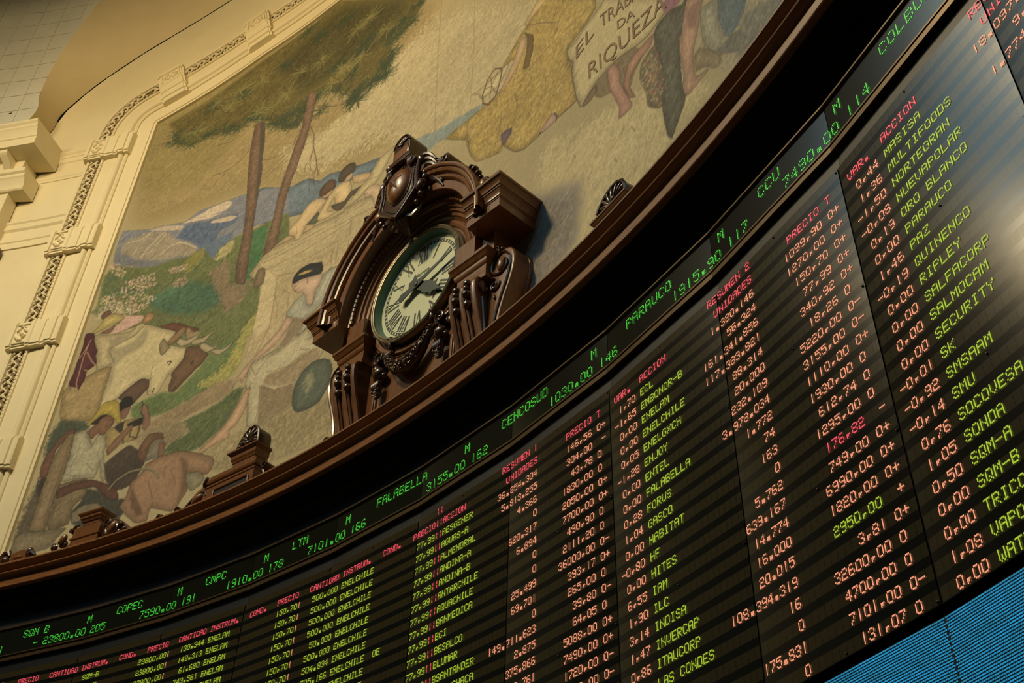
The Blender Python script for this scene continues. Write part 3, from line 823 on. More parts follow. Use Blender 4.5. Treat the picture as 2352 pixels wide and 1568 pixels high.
    mb.ball(CK, s * 0.985, 12.195, 5.765, 0.020, 0.02, 0.020); mb.ball(CK, s * 0.992, 12.198, 5.675, 0.010, 0.012, 0.022); mb.ball(CK, s * 0.965, 12.197, 5.875, 0.02, 0.02, 0.014)
    mb.build('small_scroll', carved, vol)
    mb = MB(); mb.tube([CK(s * 1.0, 12.19, 6.165), CK(s * 1.0, 12.42, 6.165)], 0.034, 10); mb.spiral(CK, s * 1.0, 12.188, 6.165, 0.03, 0.008, 1.3, 0.008, 0.006, n=18)
    mb.ball(CK, s * 1.05, 12.22, 6.16, 0.025, 0.03, 0.02)
    mb.build('top_roll', carved, vol)
    # oval boss lying on the cornice block
    mb = MB(); p = Vector(CK(s * 1.045, 11.98, 6.71)); q = Vector(CK(s * 1.045, 12.38, 6.71))
    rows = []
    for d in (11.975, 11.985, 12.36):
        rr = 0.85 if d == 11.975 else 1.0
        rows.append([CK(s * (1.045 + rr * 0.066 * math.cos(2 * PI * k / 20)), d, 6.725 + rr * 0.092 * math.sin(2 * PI * k / 20)) for k in range(20)])
    mb.grid(rows, closed_u=True); mb.f.append(tuple(len(mb.v) - 60 + k for k in range(20)))
    boss = put_part(mb, 'oval_roll', carved)
    MB().ball(CK, s * 1.045, 11.972, 6.725, 0.040, 0.03, 0.062).build('oval_boss', wood, boss)
    mb = MB(); mb.spiral(CK, s * 0.955, 11.99, 6.745, 0.05, 0.016, 1.3, 0.016, 0.010, a0=-1.5, cw=s, n=22); mb.tube([CK(s * 0.955, 11.99, 6.745), CK(s * 0.955, 12.36, 6.745)], 0.045, 10)
    mb.build('curled_leaf', carved, boss)
    # roll and leaf fan lying on the arch
    mb = MB(); mb.tube([CK(s * 0.545, 11.945, 7.415), CK(s * 0.545, 12.25, 7.415)], 0.062, 12)
    mb.spiral(CK, s * 0.545, 11.94, 7.415, 0.055, 0.014, 1.4, 0.014, 0.009, a0=2.2, cw=s, n=24); mb.spiral(CK, s * 0.455, 11.945, 7.425, 0.05, 0.012, 1.2, 0.013, 0.009, a0=0.6, cw=-s, n=20)
    put_part(mb, 'arch_scroll', carved)
    mb = MB()
    for i in range(6):
        q = i / 5; pts = []
        for w in np.linspace(0, 1, 9):
            pts.append(CK(s * (0.21 + 0.22 * w + 0.012 * i), 11.90 + 0.04 * w + 0.012 * i, 7.60 - 0.05 * i - (0.10 + 0.02 * i) * w * w + 0.055 * math.sin(PI * w) * (1 - q * 0.6)))
        mb.tube(pts, [0.012 + 0.016 * math.sin(PI * min(1, w * 1.1)) for w in np.linspace(0, 1, 9)], 7)
    put_part(mb, 'acanthus_fan', carved)
    mb = MB()
    for a, rr in ((152, 0.030), (156.5, 0.022), (147, 0.036), (142.5, 0.025), (167, 0.02), (169.5, 0.026)):
        an = R(a if s < 0 else 180 - a)
        mb.ball(CK, 1.085 * math.cos(an), 11.99, 6.43 + 1.085 * math.sin(an), rr, rr, rr * 0.8)
    put_part(mb, 'berry_row', carved)

# swag of fruit under the dial
sw = MB(); pts = []; rad = []
for i in range(25):
    q = i / 24; u = -0.285 + 0.57 * q
    pts.append(CK(u, 12.165, 5.775 - 0.235 * math.sin(PI * q) ** 0.85)); rad.append(0.030 + 0.036 * math.sin(PI * q))
sw.tube(pts, rad, 12)
rng = random.Random(5)
for i in range(210):
    q = rng.random(); u = -0.285 + 0.57 * q; z = 5.775 - 0.235 * math.sin(PI * q) ** 0.85; rr = 0.030 + 0.036 * math.sin(PI * q)
    a = rng.uniform(-0.3, PI + 0.3)
    sw.ball(CK, u + rng.uniform(-.01, .01), 12.165 - rr * math.sin(a), z + rr * math.cos(a), rng.uniform(.009, .018), .012, rng.uniform(.008, .014), rot=rng.uniform(0, 3), nu=7, nv=5)
swag = put_part(sw, 'fruit_swag', carved)
for s in (-1, 1):
    mb = MB(); u0, z0 = s * 0.385, 5.825
    for i in range(5):
        a = 2 * PI * i / 5 + 0.5
        mb.ball(CK, u0 + 0.045 * math.cos(a), 12.195, z0 + 0.045 * math.sin(a), 0.048, 0.016, 0.030, rot=a, nu=10, nv=6)
    mb.ring(CK, u0, z0, [(0.0, 12.175), (0.015, 12.165), (0.03, 12.165), (0.046, 12.145), (0.052, 12.147), (0.045, 12.18), (0.03, 12.21)], n=16)
    mb.ball(CK, u0, 12.16, z0, 0.014, 0.014, 0.014, nu=8, nv=6)
    mb.ball(CK, u0 + s * 0.105, 12.20, z0 + 0.015, 0.042, 0.02, 0.032, rot=0.5 * s); mb.ball(CK, u0 + s * 0.085, 12.20, z0 - 0.05, 0.03, 0.02, 0.045, rot=0.3)
    mb.build('rosette', carved, swag)
    mb = MB()
    mb.tube([CK(u0, 12.20, z0 - 0.05), CK(u0 + 0.01, 12.19, z0 - 0.13)], 0.012, 6)
    mb.ball(CK, u0 + 0.012, 12.17, z0 - 0.165, 0.062, 0.05, 0.058); mb.ball(CK, u0 - 0.05, 12.20, z0 - 0.17, 0.035, 0.03, 0.062); mb.ball(CK, u0 + 0.055, 12.19, z0 - 0.195, 0.035, 0.03, 0.030)
    for i in range(4):
        mb.ball(CK, u0 + (i - 1.5) * 0.022, 12.165, z0 - 0.29, 0.020, 0.03, 0.048, nu=8, nv=6)
    r2 = random.Random(3)
    for i in range(34):
        q = r2.random() ** 0.8; w = 0.052 * (1 - q) + 0.004
        mb.ball(CK, u0 + r2.uniform(-w, w), 12.172 - w * 0.6 * r2.random(), z0 - 0.30 - 0.115 * q, 0.012, 0.012, 0.012, nu=7, nv=5)
    mb.ball(CK, u0, 12.185, z0 - 0.335, 0.042, 0.035, 0.075)
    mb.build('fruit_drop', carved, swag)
    mb = MB(); mb.ball(CK, s * 0.265, 12.185, 5.925, 0.030, 0.035, 0.066); mb.ball(CK, s * 0.268, 12.175, 5.965, 0.032, 0.035, 0.03); mb.tube([CK(s * 0.27, 12.20, 5.86), CK(s * 0.31, 12.20, 5.82)], 0.012, 6)
    mb.tube([CK(s * 0.30, 12.19, 5.76), CK(s * 0.27, 12.17, 5.775)], [0.04, 0.05], 9)
    mb.build('bud', carved, swag)

# star cartouche over the arch
SH = [(0.0, 7.03), (0.07, 7.08), (0.15, 7.15), (0.225, 7.215), (0.255, 7.27), (0.245, 7.34), (0.235, 7.43), (0.245, 7.52), (0.25, 7.60), (0.20, 7.665), (0.10, 7.69), (0.0, 7.70)]
SHP = SH + [(-u, z) for u, z in SH[-2:0:-1]]
car = put_part(MB().prism(CK, SHP, 11.885, 12.02, 0.02), 'cartouche', carved)
mb = MB(); cl = SHP + SHP[:2]
mb.tube([CK(u * 1.02, 11.888, z) for u, z in cl], 0.019, 8)
mb.build('cartouche_border', carved, car)
mb = MB()
def along(poly, n):
    d = [0.0]; P = poly + [poly[0]]
    for i in range(1, len(P)): d.append(d[-1] + math.hypot(P[i][0] - P[i - 1][0], P[i][1] - P[i - 1][1]))
    q = np.linspace(0, d[-1], n, endpoint=False)
    return list(zip(np.interp(q, d, [p[0] for p in P]), np.interp(q, d, [p[1] for p in P])))
for u, z in along([(u * 0.83, 7.40 + (z - 7.40) * 0.86) for u, z in SHP], 74):
    mb.ball(CK, u, 11.882, z, 0.0085, 0.0085, 0.0085, nu=7, nv=5)
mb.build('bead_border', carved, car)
shield = MB().ball(CK, 0.0, 11.885, 7.415, 0.155, 0.085, 0.205, nu=36, nv=20).build('oval_shield', wood, car)
mb = MB(); mb.tube([CK(0.16 * math.cos(2 * PI * i / 48), 11.88, 7.415 + 0.212 * math.sin(2 * PI * i / 48)) for i in range(49)], 0.007, 6)
mb.build('shield_rim', carved, car)
mb = MB(); pts = []
for i in range(10):
    a = PI / 2 + PI * i / 5; r = 0.112 if i % 2 == 0 else 0.040
    u, z = r * math.cos(a), r * math.sin(a) * 1.22
    dd = 11.885 - 0.085 * math.sqrt(max(0, 1 - (u / 0.155) ** 2 - (z / 0.205) ** 2)) - (0.004 if i % 2 else 0.006)
    pts.append(CK(u, dd, 7.415 + z))
mb.add(pts + [CK(0, 11.770, 7.415)], [(i, (i + 1) % 10, 10) for i in range(10)])
mb.build('star', wood, car, smooth=False)
mb = MB()
for s in (-1, 1):
    mb.spiral(CK, s * 0.175, 11.862, 7.635, 0.055, 0.016, 1.4, 0.024, 0.014, a0=PI / 2, cw=s, n=26)
    mb.tube([CK(s * 0.175, 11.87, 7.635), CK(s * 0.175, 12.0, 7.635)], 0.055, 12)
    mb.tube([CK(s * (0.02 + 0.15 * q), 11.865, 7.715 - 0.03 * q * q) for q in np.linspace(0, 1, 8)], 0.026, 8)
    mb.tube([CK(s * 0.275, 11.90, 7.47), CK(s * 0.275, 12.03, 7.47)], 0.042, 10)
mb.build('top_volutes', carved, car)
for s in (-1, 1):
    MB().ball(CK, s * 0.265, 11.895, 7.60 if s > 0 else 7.60, 0.036, 0.035, 0.066, rot=0.35 * s).build('leaf_lobe', carved, car)
    MB().ball(CK, s * 0.285, 11.90, 7.245, 0.045, 0.035, 0.062, rot=-0.4 * s).build('oval_lobe', wood if s < 0 else carved, car)
mb = MB()
for u, z, rr in ((0.30, 7.42, 0.026), (0.305, 7.36, 0.03), (0.30, 7.29, 0.028), (0.27, 7.17, 0.03), (0.22, 7.10, 0.024), (0.04, 7.16, 0.026)):
    mb.ball(CK, u, 11.93, z, rr, rr, rr * 1.2)
    if u > 0.05: mb.ball(CK, -u, 11.93, z, rr, rr, rr * 1.2)
mb.tube([CK(0, 11.95, 7.04), CK(0, 12.0, 6.99), CK(0.0, 12.06, 6.93)], [0.09, 0.065, 0.012], 10)
for s in (-1, 1):
    mb.tube([CK(s * 0.05, 11.95, 7.06), CK(s * 0.12, 11.98, 7.03), CK(s * 0.17, 11.99, 7.07), CK(s * 0.20, 12.0, 7.15)], [0.03, 0.034, 0.03, 0.014], 8)
mb.build('berry_tail', carved, car)

# finial
fin = put_part(MB().prism(CK, [(-0.118, 7.73), (0.118, 7.73), (0.118, 7.945)] + arcpts(0, 7.965, 0.118, 0, 180, 18) + [(-0.118, 7.945)], 11.855, 12.06, 0.012), 'finial', carved)
mb = MB()
for i in range(7):
    a = R(20 + 140 * i / 6)
    mb.ball(CK, 0.055 * math.cos(a), 11.852, 7.965 + 0.055 * math.sin(a), 0.048, 0.014, 0.013, rot=a, nu=10, nv=6)
mb.ball(CK, 0, 11.85, 7.955, 0.02, 0.016, 0.016)
mb.ring(CK, 0, 7.965, [(0.100, 11.86), (0.104, 11.846), (0.116, 11.846), (0.119, 11.86)], 0, PI, 24)
mb.build('shell_relief', carved, fin)
MB().prism(CK, [(-0.105, 7.755), (0.105, 7.755), (0.105, 7.90), (-0.105, 7.90)], 11.846, 11.86, 0.006).build('finial_panel', wood, fin)
mb = MB(); mb.prism(CK, [(-0.165, 7.70), (0.165, 7.70), (0.165, 7.735), (0.13, 7.765), (-0.13, 7.765), (-0.165, 7.735)], 11.83, 12.08, 0.008)
mb.ball(CK, -0.15, 11.86, 7.74, 0.04, 0.04, 0.035); mb.tube([CK(0.12, 12.02, 7.76), CK(0.24, 12.03, 7.70), CK(0.36, 12.04, 7.62)], [0.045, 0.04, 0.012], 8)
mb.build('finial_base', carved, fin)

# ------------------------------------------------------------------ plaster picture frame round the mural
EDGE = [(4.73, 4.95), (4.733, 7.0), (4.74, 9.2), (4.79, 12.27), (6.48, 12.906), (7.27, 13.09), (7.79, 13.22), (9.4, 13.50), (11.4, 13.58), (13.4, 13.40), (15.2, 12.95), (16.2, 12.55), (16.3, 9.0), (16.3, 4.95)]
CORN = {3, 11}
def frame_samples(step=0.06):
    out = []                                # (s, z, ns, nz, run)
    run = 0.0
    segs = []
    for i in range(len(EDGE) - 1):
        (s0, z0), (s1, z1) = EDGE[i], EDGE[i + 1]
        l = math.hypot(s1 - s0, z1 - z0); t = ((s1 - s0) / l, (z1 - z0) / l)
        segs.append((s0, z0, s1, z1, l, t))
    def nrm(i):
        t = segs[i][5]; return (-t[1], t[0])
    for i, (s0, z0, s1, z1, l, t) in enumerate(segs):
        n0 = nrm(i); na = n0; nb = n0
        if i > 0 and i not in CORN:
            p = nrm(i - 1); na = ((p[0] + n0[0]) / 2, (p[1] + n0[1]) / 2)
        if i < len(segs) - 1 and (i + 1) not in CORN:
            p = nrm(i + 1); nb = ((p[0] + n0[0]) / 2, (p[1] + n0[1]) / 2)
        if i in CORN:
            a0 = math.atan2(*nrm(i - 1)[::-1]); a1 = math.atan2(n0[1], n0[0])
            if a1 > a0: a1 -= 2 * PI
            for k in range(1, 10):
                a = a0 + (a1 - a0) * k / 10
                run += 0.84 * abs(a1 - a0) / 10
                out.append((s0, z0, math.cos(a), math.sin(a), run))
        m = max(1, int(l / step))
        for k in range(m + (1 if (i == len(segs) - 1 or (i + 1) in CORN) else 0)):
            q = k / m; n = (na[0] + (nb[0] - na[0]) * q, na[1] + (nb[1] - na[1]) * q); ll = math.hypot(*n)
            out.append((s0 + (s1 - s0) * q, z0 + (z1 - z0) * q, n[0] / ll, n[1] / ll, run + l * q))
        run += l
    return out
FS = frame_samples()
def FP(smp, w, h):
    s, z, a, b, _ = smp
    return P3((s + a * w) / RM, RM - h, z + b * w)
fth = 4.3 / RM
mural = thing('mural', P3(10.0 / RM, RM, 5.0), 'large faded pastoral mural of pines, oxen and draped figures in a moulded cream frame', 'mural')
pframe = mural
def fsweep(prof, name, par=pframe, smp=FS, ang=30, m=None):
    mb = MB(); mb.grid([[FP(q, w, h) for w, h in prof] for q in smp])
    return mb.build(name, m or plaster, par, ang=ang)
fsweep([(-0.002, -0.01), (-0.002, 0.035), (0.02, 0.036), (0.024, 0.028), (0.045, 0.028), (0.049, 0.044), (0.082, 0.044), (0.088, 0.022), (0.312, 0.022), (0.314, -0.01)], 'inner_fillet')
fsweep([(0.31, -0.01), (0.312, 0.040), (0.330, 0.058), (0.352, 0.058), (0.360, 0.022), (0.376, 0.022), (0.386, 0.058), (0.402, 0.078), (0.422, 0.086), (0.442, 0.078), (0.456, 0.058), (0.462, 0.022), (0.478, 0.022), (0.484, 0.036), (0.545, 0.036), (0.55, 0.040), (0.70, 0.036), (0.702, -0.01)], 'roll_moulding')
band = fsweep([(0.70, -0.01), (0.701, 0.058), (0.722, 0.062), (0.738, 0.058), (0.742, 0.030), (0.925, 0.030), (0.93, 0.060), (0.945, 0.070), (0.965, 0.064), (0.97, -0.01)], 'foliage_band')
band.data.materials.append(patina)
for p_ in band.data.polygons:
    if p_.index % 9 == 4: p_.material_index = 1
# relief of the band: a running scroll with leaves and a row of small eggs
runs = np.array([q[4] for q in FS])
def at_run(r):
    i = int(np.clip(np.searchsorted(runs, r) - 1, 0, len(FS) - 2)); q0, q1 = FS[i], FS[i + 1]
    f = 0 if q1[4] == q0[4] else (r - q0[4]) / (q1[4] - q0[4]); f = min(max(f, 0), 1)
    v = [q0[k] + (q1[k] - q0[k]) * f for k in range(5)]; l = math.hypot(v[2], v[3])
    return (v[0], v[1], v[2] / l, v[3] / l, r)
mb = MB(); PER = 0.20; RMAX = 14.6
pts = []
for i in range(int(RMAX / PER * 14)):
    r = 0.05 + i * PER / 14
    pts.append(FP(at_run(r), 0.842 + 0.046 * math.sin(2 * PI * r / PER), 0.050))
mb.tube(pts, 0.014, 5)
class FrameAt:
    def __init__(self, r): self.q = at_run(r)
    def __call__(self, u, d, z):
        s, zz, a, b, _ = self.q           # u along the band, z across it (offset), d height above the wall
        return P3((s + a * z + b * u) / RM, RM - d, zz + b * z - a * u)
r = 0.05
while r < RMAX:
    for k, sg in ((0.25, 1), (0.75, -1)):
        f = FrameAt(r + k * PER)
        mb.ball(f, 0.0, 0.045, 0.842 - sg * 0.022, 0.040, 0.026, 0.022, rot=0.6 * sg, nu=7, nv=5)
        mb.ball(f, 0.035, 0.045, 0.842 + sg * 0.055, 0.030, 0.022, 0.014, rot=-0.7 * sg, nu=7, nv=5)
        mb.ball(f, -0.030, 0.045, 0.842 - sg * 0.062, 0.026, 0.02, 0.013, rot=0.7 * sg, nu=7, nv=5)
    for k in range(4):
        mb.ball(FrameAt(r + (k + 0.5) * PER / 4), 0, 0.052, 0.722, 0.018, 0.022, 0.016, nu=6, nv=4)
    r += PER
mb.build('foliage_relief', plaster, band)
# clasps wrapped over the frame
CLW = [(0.285, -0.005), (0.287, 0.088), (0.300, 0.098), (0.352, 0.098), (0.358, 0.118), (0.44, 0.122), (0.452, 0.104), (0.475, 0.104), (0.48, 0.092), (0.52, 0.092), (0.525, 0.108), (0.66, 0.112), (0.672, 0.128), (0.715, 0.128), (0.72, 0.105), (0.93, 0.105), (0.935, 0.128), (0.985, 0.128), (1.015, 0.075), (1.018, -0.005)]
i_top = [q for q in FS]
def run_of(s=None, z=None):
    best = min(FS, key=lambda q: (q[0] - s) ** 2 + (q[1] - z) ** 2)
    return best[4]
CLR = [(4.737, 5.30), (4.74, 6.78), (4.75, 8.50), (4.76, 10.08), (4.785, 11.93), (5.10, 12.395), (6.48, 12.906), (7.90, 13.24)]
for s, z in CLR:
    rc = run_of(s, z)
    mb = MB(); L = 0.205
    rows = []
    for k, sh in ((-L, -1), (-L, 0), (-L + 0.03, 0.0), (-L + 0.032, 0.016), (L - 0.032, 0.016), (L - 0.03, 0.0), (L, 0.0), (L, -1)):
        q = at_run(rc + k)
        rows.append([FP(q, w, (h + sh if sh >= 0 else -0.005)) for w, h in CLW])
    mb.grid(rows)
    c = mb.build('clasp', plaster, pframe, ang=25)
    mb = MB()
    f = FrameAt(rc)
    for (du, dz, rot, a_, b_) in ((-0.06, 0.05, 0.8, .06, .022), (0.05, -0.045, 0.8, .06, .022), (0.06, 0.05, -0.6, .045, .018), (-0.05, -0.05, -0.7, .045, .018), (0, 0, 0, .03, .03), (-0.10, 0.0, 1.5, .05, .018), (0.10, 0.0, 1.5, .05, .018)):
        mb.ball(f, du, 0.120, 0.826 + dz, a_, 0.034, b_, rot=rot, nu=8, nv=6)
    for sx in (-1, 1):
        mb.tube([f(sx * 0.145, 0.128, 0.735), f(sx * 0.145, 0.128, 0.915)], 0.014, 6)
    for k in range(7):
        mb.ball(f, -0.15 + k * 0.05, 0.112, 0.965, 0.018, 0.02, 0.016, nu=6, nv=4)
    mb.build('clasp_rosette', plaster, c)

# ------------------------------------------------------------------ carved crest pieces on the cornice ledge
def crest(name, deg, label, cat, d0=12.02):
    fr = Frame(deg)
    return fr, thing(name, fr(0, d0 + 0.07, 5.046), label, cat)
def slab(fr, poly, name, m, par, d0=12.02, d1=12.17, bev=0.006, **k):
    return MB().prism(fr, poly, d0, d1, bev).build(name, m, par, **k)
def ends(fr, ui, uo, prof, dfront, dback=12.17):
    mb = MB(); rows = []
    for off, z in prof:
        rows.append([fr(ui - off, dback, z), fr(ui - off, dfront - off, z), fr(uo + off, dfront - off, z), fr(uo + off, dback, z)])
    mb.grid(rows)
    n = len(rows) - 1
    mb.f.append((0, 1, 2, 3)); mb.f.append((4 * n + 3, 4 * n + 2, 4 * n + 1, 4 * n))
    return mb

# palmette-topped pedestal, left of the clock
fr, o = crest('crest_pedestal', 38.4, 'stepped dark wooden pedestal crowned with a black shell, left of the clock', 'cornice ornament')
ends(fr, -0.49, 0.115, [(0.0, 5.046), (0.0, 5.215), (0.008, 5.22), (0.008, 5.235), (-0.006, 5.24), (-0.006, 5.252), (0.012, 5.258), (0.018, 5.275), (0.006, 5.28), (0.006, 5.325), (-0.02, 5.33)], 12.03).build('pedestal_block', wood, o, ang=25)
mb = MB(); mb.prism(fr, [(-0.385, 5.075), (0.055, 5.075), (0.055, 5.165), (-0.385, 5.165)], 12.0295, 12.04, 0.0)
pan = slab(fr, [(-0.37, 5.08), (0.045, 5.08), (0.045, 5.155), (-0.37, 5.155)], 'sunk_panel', soffitm, o, 12.0285, 12.04, 0.0)
for a, b in (((-0.385, 5.07), (0.06, 5.07)), ((0.06, 5.07), (0.06, 5.165)), ((0.06, 5.165), (-0.385, 5.165)), ((-0.385, 5.165), (-0.385, 5.07))):
    MB().tube([fr(a[0], 12.025, a[1]), fr(b[0], 12.025, b[1])], 0.010, 6).build('panel_bead', wood, o)
ends(fr, -0.20, 0.085, [(0.0, 5.325), (0.0, 5.36), (0.006, 5.365), (0.012, 5.385), (0.022, 5.40), (0.022, 5.435), (0.03, 5.44), (0.044, 5.455), (0.05, 5.458), (0.05, 5.472), (-0.01, 5.476)], 12.035).build('cap', wood, o, ang=25)
SHL = [(-0.155, 5.475), (-0.125, 5.56), (-0.075, 5.63), (-0.02, 5.668), (0.04, 5.672), (0.085, 5.64), (0.105, 5.58), (0.11, 5.475)]
sh = slab(fr, SHL, 'shell', carved, o, 12.02, 12.16, 0.02)
mb = MB()
for i in range(7):
    a = R(168 - 26 * i)
    mb.ball(fr, -0.02 + 0.075 * math.cos(a), 12.018, 5.515 + 0.095 * math.sin(a), 0.062, 0.020, 0.019, rot=a, nu=10, nv=6)
mb.ball(fr, -0.02, 12.01, 5.51, 0.03, 0.02, 0.025); mb.ball(fr, -0.125, 12.01, 5.50, 0.03, 0.02, 0.025); mb.ball(fr, 0.08, 12.01, 5.50, 0.026, 0.02, 0.022)
mb.tube([fr(u, 12.012, z) for u, z in SHL], 0.012, 6)
mb.build('shell_leaves', carved, sh)
VO = [(-0.93, 5.046), (-0.86, 5.10), (-0.74, 5.19), (-0.64, 5.255), (-0.56, 5.285), (-0.50, 5.275), (-0.475, 5.22), (-0.47, 5.046)]
vo = slab(fr, VO, 'side_volute', wood, o, 12.04, 12.15, 0.012)
MB().tube([fr(u, 12.038, z - 0.035) for u, z in [(-0.86, 5.09), (-0.78, 5.15), (-0.68, 5.215), (-0.58, 5.25), (-0.52, 5.235), (-0.50, 5.19)]], 0.011, 6).build('volute_groove', soffitm, vo)
MB().ball(fr, -0.61, 12.035, 5.15, 0.075, 0.035, 0.038, rot=0.5).build('drop_boss', wood, vo)
mb = MB(); mb.ball(fr, -0.71, 12.035, 5.105, 0.022, 0.022, 0.02); mb.tube([fr(-0.50, 12.02, 5.30), fr(-0.53, 12.02, 5.27), fr(-0.53, 12.02, 5.24)], [0.024, 0.020, 0.01], 7); mb.ball(fr, -0.51, 12.03, 5.315, 0.018, 0.03, 0.03)
mb.build('berry', carved, vo)
mb = MB(); mb.tube([fr(-0.92, 12.06, 5.16), fr(-0.92, 12.16, 5.16)], 0.036, 9); mb.spiral(fr, -0.92, 12.055, 5.16, 0.035, 0.008, 1.2, 0.010, 0.006, n=16); mb.ball(fr, -0.98, 12.06, 5.10, 0.06, 0.03, 0.03)
mb.tube([fr(-1.16, 12.06, 5.10), fr(-1.20, 12.06, 5.15), fr(-1.17, 12.06, 5.19), fr(-1.13, 12.06, 5.175)], [0.02, 0.026, 0.024, 0.012], 7); mb.prism(fr, [(-1.24, 5.046), (-0.88, 5.046), (-0.88, 5.085), (-1.24, 5.085)], 12.05, 12.15, 0.005)
mb.build('low_scrolls', carved, o)
mb = MB(); mb.tube([fr(0.235, 12.04, 5.20), fr(0.235, 12.15, 5.20)], 0.038, 10); mb.spiral(fr, 0.235, 12.035, 5.20, 0.036, 0.01, 1.2, 0.011, 0.007, n=16); mb.tube([fr(0.22, 12.05, 5.16), fr(0.25, 12.05, 5.10), fr(0.24, 12.05, 5.05)], 0.014, 6)
mb.build('side_roll', carved, o)
slab(fr, [(0.13, 5.046), (0.58, 5.046), (0.55, 5.10), (0.50, 5.135), (0.44, 5.14), (0.38, 5.11), (0.30, 5.08), (0.13, 5.08)], 'side_plinth', wood, o, 12.04, 12.15, 0.01)

# smaller block with scrolls, further left
fr, o = crest('crest_block', 29.6, 'dark wooden block with scrolls at both sides, near the lower left frame', 'cornice ornament')
ends(fr, -0.35, 0.0, [(0.0, 5.046), (0.0, 5.155), (0.01, 5.16), (0.01, 5.18), (-0.004, 5.185), (-0.004, 5.285), (-0.06, 5.30)], 12.03).build('block', wood, o, ang=25)
ends(fr, -0.245, -0.035, [(0.0, 5.29), (0.0, 5.315), (0.012, 5.325), (0.02, 5.345), (0.03, 5.355), (0.03, 5.375), (0.045, 5.39), (0.05, 5.40), (0.05, 5.412), (0.0, 5.415)], 12.035).build('cap', wood, o, ang=25)
mb = MB(); mb.tube([fr(-0.40, 12.04, 5.285), fr(-0.40, 12.15, 5.285)], 0.025, 8); mb.tube([fr(-0.375, 12.04, 5.26), fr(-0.345, 12.04, 5.31), fr(-0.30, 12.04, 5.315)], [0.016, 0.016, 0.008], 6); mb.ball(fr, -0.565, 12.04, 5.14, 0.038, 0.03, 0.038); mb.spiral(fr, -0.565, 12.03, 5.14, 0.04, 0.012, 1.2, 0.011, 0.006, n=16); mb.ball(fr, -0.52, 12.05, 5.19, 0.02, 0.02, 0.024); mb.ball(fr, -0.47, 12.06, 5.16, 0.05, 0.03, 0.04)
mb.build('left_scrolls', carved, o)
MB().ball(fr, -0.46, 12.03, 5.20, 0.034, 0.03, 0.055, rot=-0.5).build('egg_boss', wood, o)
slab(fr, [(-0.62, 5.046), (-0.35, 5.046), (-0.35, 5.15), (-0.42, 5.10), (-0.56, 5.09)], 'left_plinth', wood, o, 12.04, 12.15, 0.008)
RL = [(0.0, 5.046), (0.46, 5.046), (0.40, 5.11), (0.30, 5.19), (0.20, 5.27), (0.10, 5.30), (0.05, 5.28), (0.03, 5.20)]
rs = slab(fr, RL, 'right_scroll', carved, o, 12.05, 12.16, 0.015)
MB().ball(fr, 0.165, 12.04, 5.175, 0.042, 0.035, 0.075, rot=-0.5).build('egg_boss', wood, rs)
mb = MB(); mb.spiral(fr, 0.075, 12.04, 5.245, 0.045, 0.012, 1.3, 0.014, 0.008, n=20); mb.spiral(fr, 0.17, 12.038, 5.17, 0.085, 0.055, 0.8, 0.014, 0.012, a0=2.0, n=22); mb.ball(fr, 0.27, 12.04, 5.185, 0.035, 0.025, 0.03); mb.ball(fr, 0.33, 12.04, 5.12, 0.03, 0.025, 0.026); mb.ball(fr, 0.26, 12.045, 5.11, 0.026, 0.02, 0.03)
mb.build('scroll_lines', carved, rs)

# low corner piece at the foot of the frame
fr, o = crest('crest_corner', 26.3, 'low dark wooden crest with a diamond panel at the foot of the frame', 'cornice ornament')
ends(fr, -0.56, -0.17, [(0.0, 5.046), (0.0, 5.088), (-0.006, 5.092)], 12.04).build('plinth', wood, o)
slab(fr, [(-0.43, 5.09), (-0.21, 5.09), (-0.20, 5.17), (-0.235, 5.20), (-0.29, 5.215), (-0.36, 5.205), (-0.43, 5.175)], 'diamond_panel', wood, o, 12.045, 12.15, 0.008)
mb = MB(); mb.add([fr(-0.40, 12.0445, 5.125), fr(-0.32, 12.0445, 5.10), fr(-0.245, 12.0445, 5.13), fr(-0.32, 12.0445, 5.158), fr(-0.322, 12.025, 5.128)], [(0, 1, 4), (1, 2, 4), (2, 3, 4), (3, 0, 4)])
mb.build('diamond', wood, o, smooth=False)
mb = MB(); mb.tube([fr(-0.53, 12.05, 5.10), fr(-0.54, 12.05, 5.15), fr(-0.51, 12.05, 5.205), fr(-0.47, 12.05, 5.215), fr(-0.445, 12.05, 5.17)], [0.035, 0.036, 0.034, 0.03, 0.018], 8); mb.ball(fr, -0.49, 12.05, 5.13, 0.05, 0.04, 0.05)
mb.build('left_scroll', carved, o)
mb = MB(); mb.ball(fr, -0.19, 12.05, 5.17, 0.032, 0.03, 0.045, rot=-0.5); mb.tube([fr(-0.20, 12.05, 5.13), fr(-0.14, 12.05, 5.15), fr(-0.09, 12.05, 5.11)], [0.034, 0.03, 0.008], 7)
mb.build('leaf', carved, o)
slab(fr, [(-0.20, 5.046), (0.02, 5.046), (0.02, 5.06), (-0.08, 5.085), (-0.20, 5.095)], 'leaf_plinth', wood, o, 12.05, 12.14, 0.006)

# little curl beside the clock's left foot
fr, o = crest('crest_curl', 43.0, 'tiny dark curl and bead on the cornice at the left foot of the clock', 'cornice ornament')
mb = MB(); mb.spiral(fr, 0.03, 12.06, 5.125, 0.045, 0.02, 0.95, 0.010, 0.008, a0=-1.2, n=20); mb.build('curl', carved, o)
mb = MB(); mb.ball(fr, -0.05, 12.06, 5.105, 0.026, 0.03, 0.026); mb.tube([fr(-0.05, 12.06, 5.09), fr(-0.03, 12.06, 5.046)], 0.016, 6); mb.build('bead', carved, o)
mb = MB(); mb.prism(fr, [(-0.10, 5.046), (0.12, 5.046), (0.12, 5.075), (0.0, 5.085), (-0.10, 5.06)], 12.05, 12.14, 0.005); mb.build('foot', wood, o)

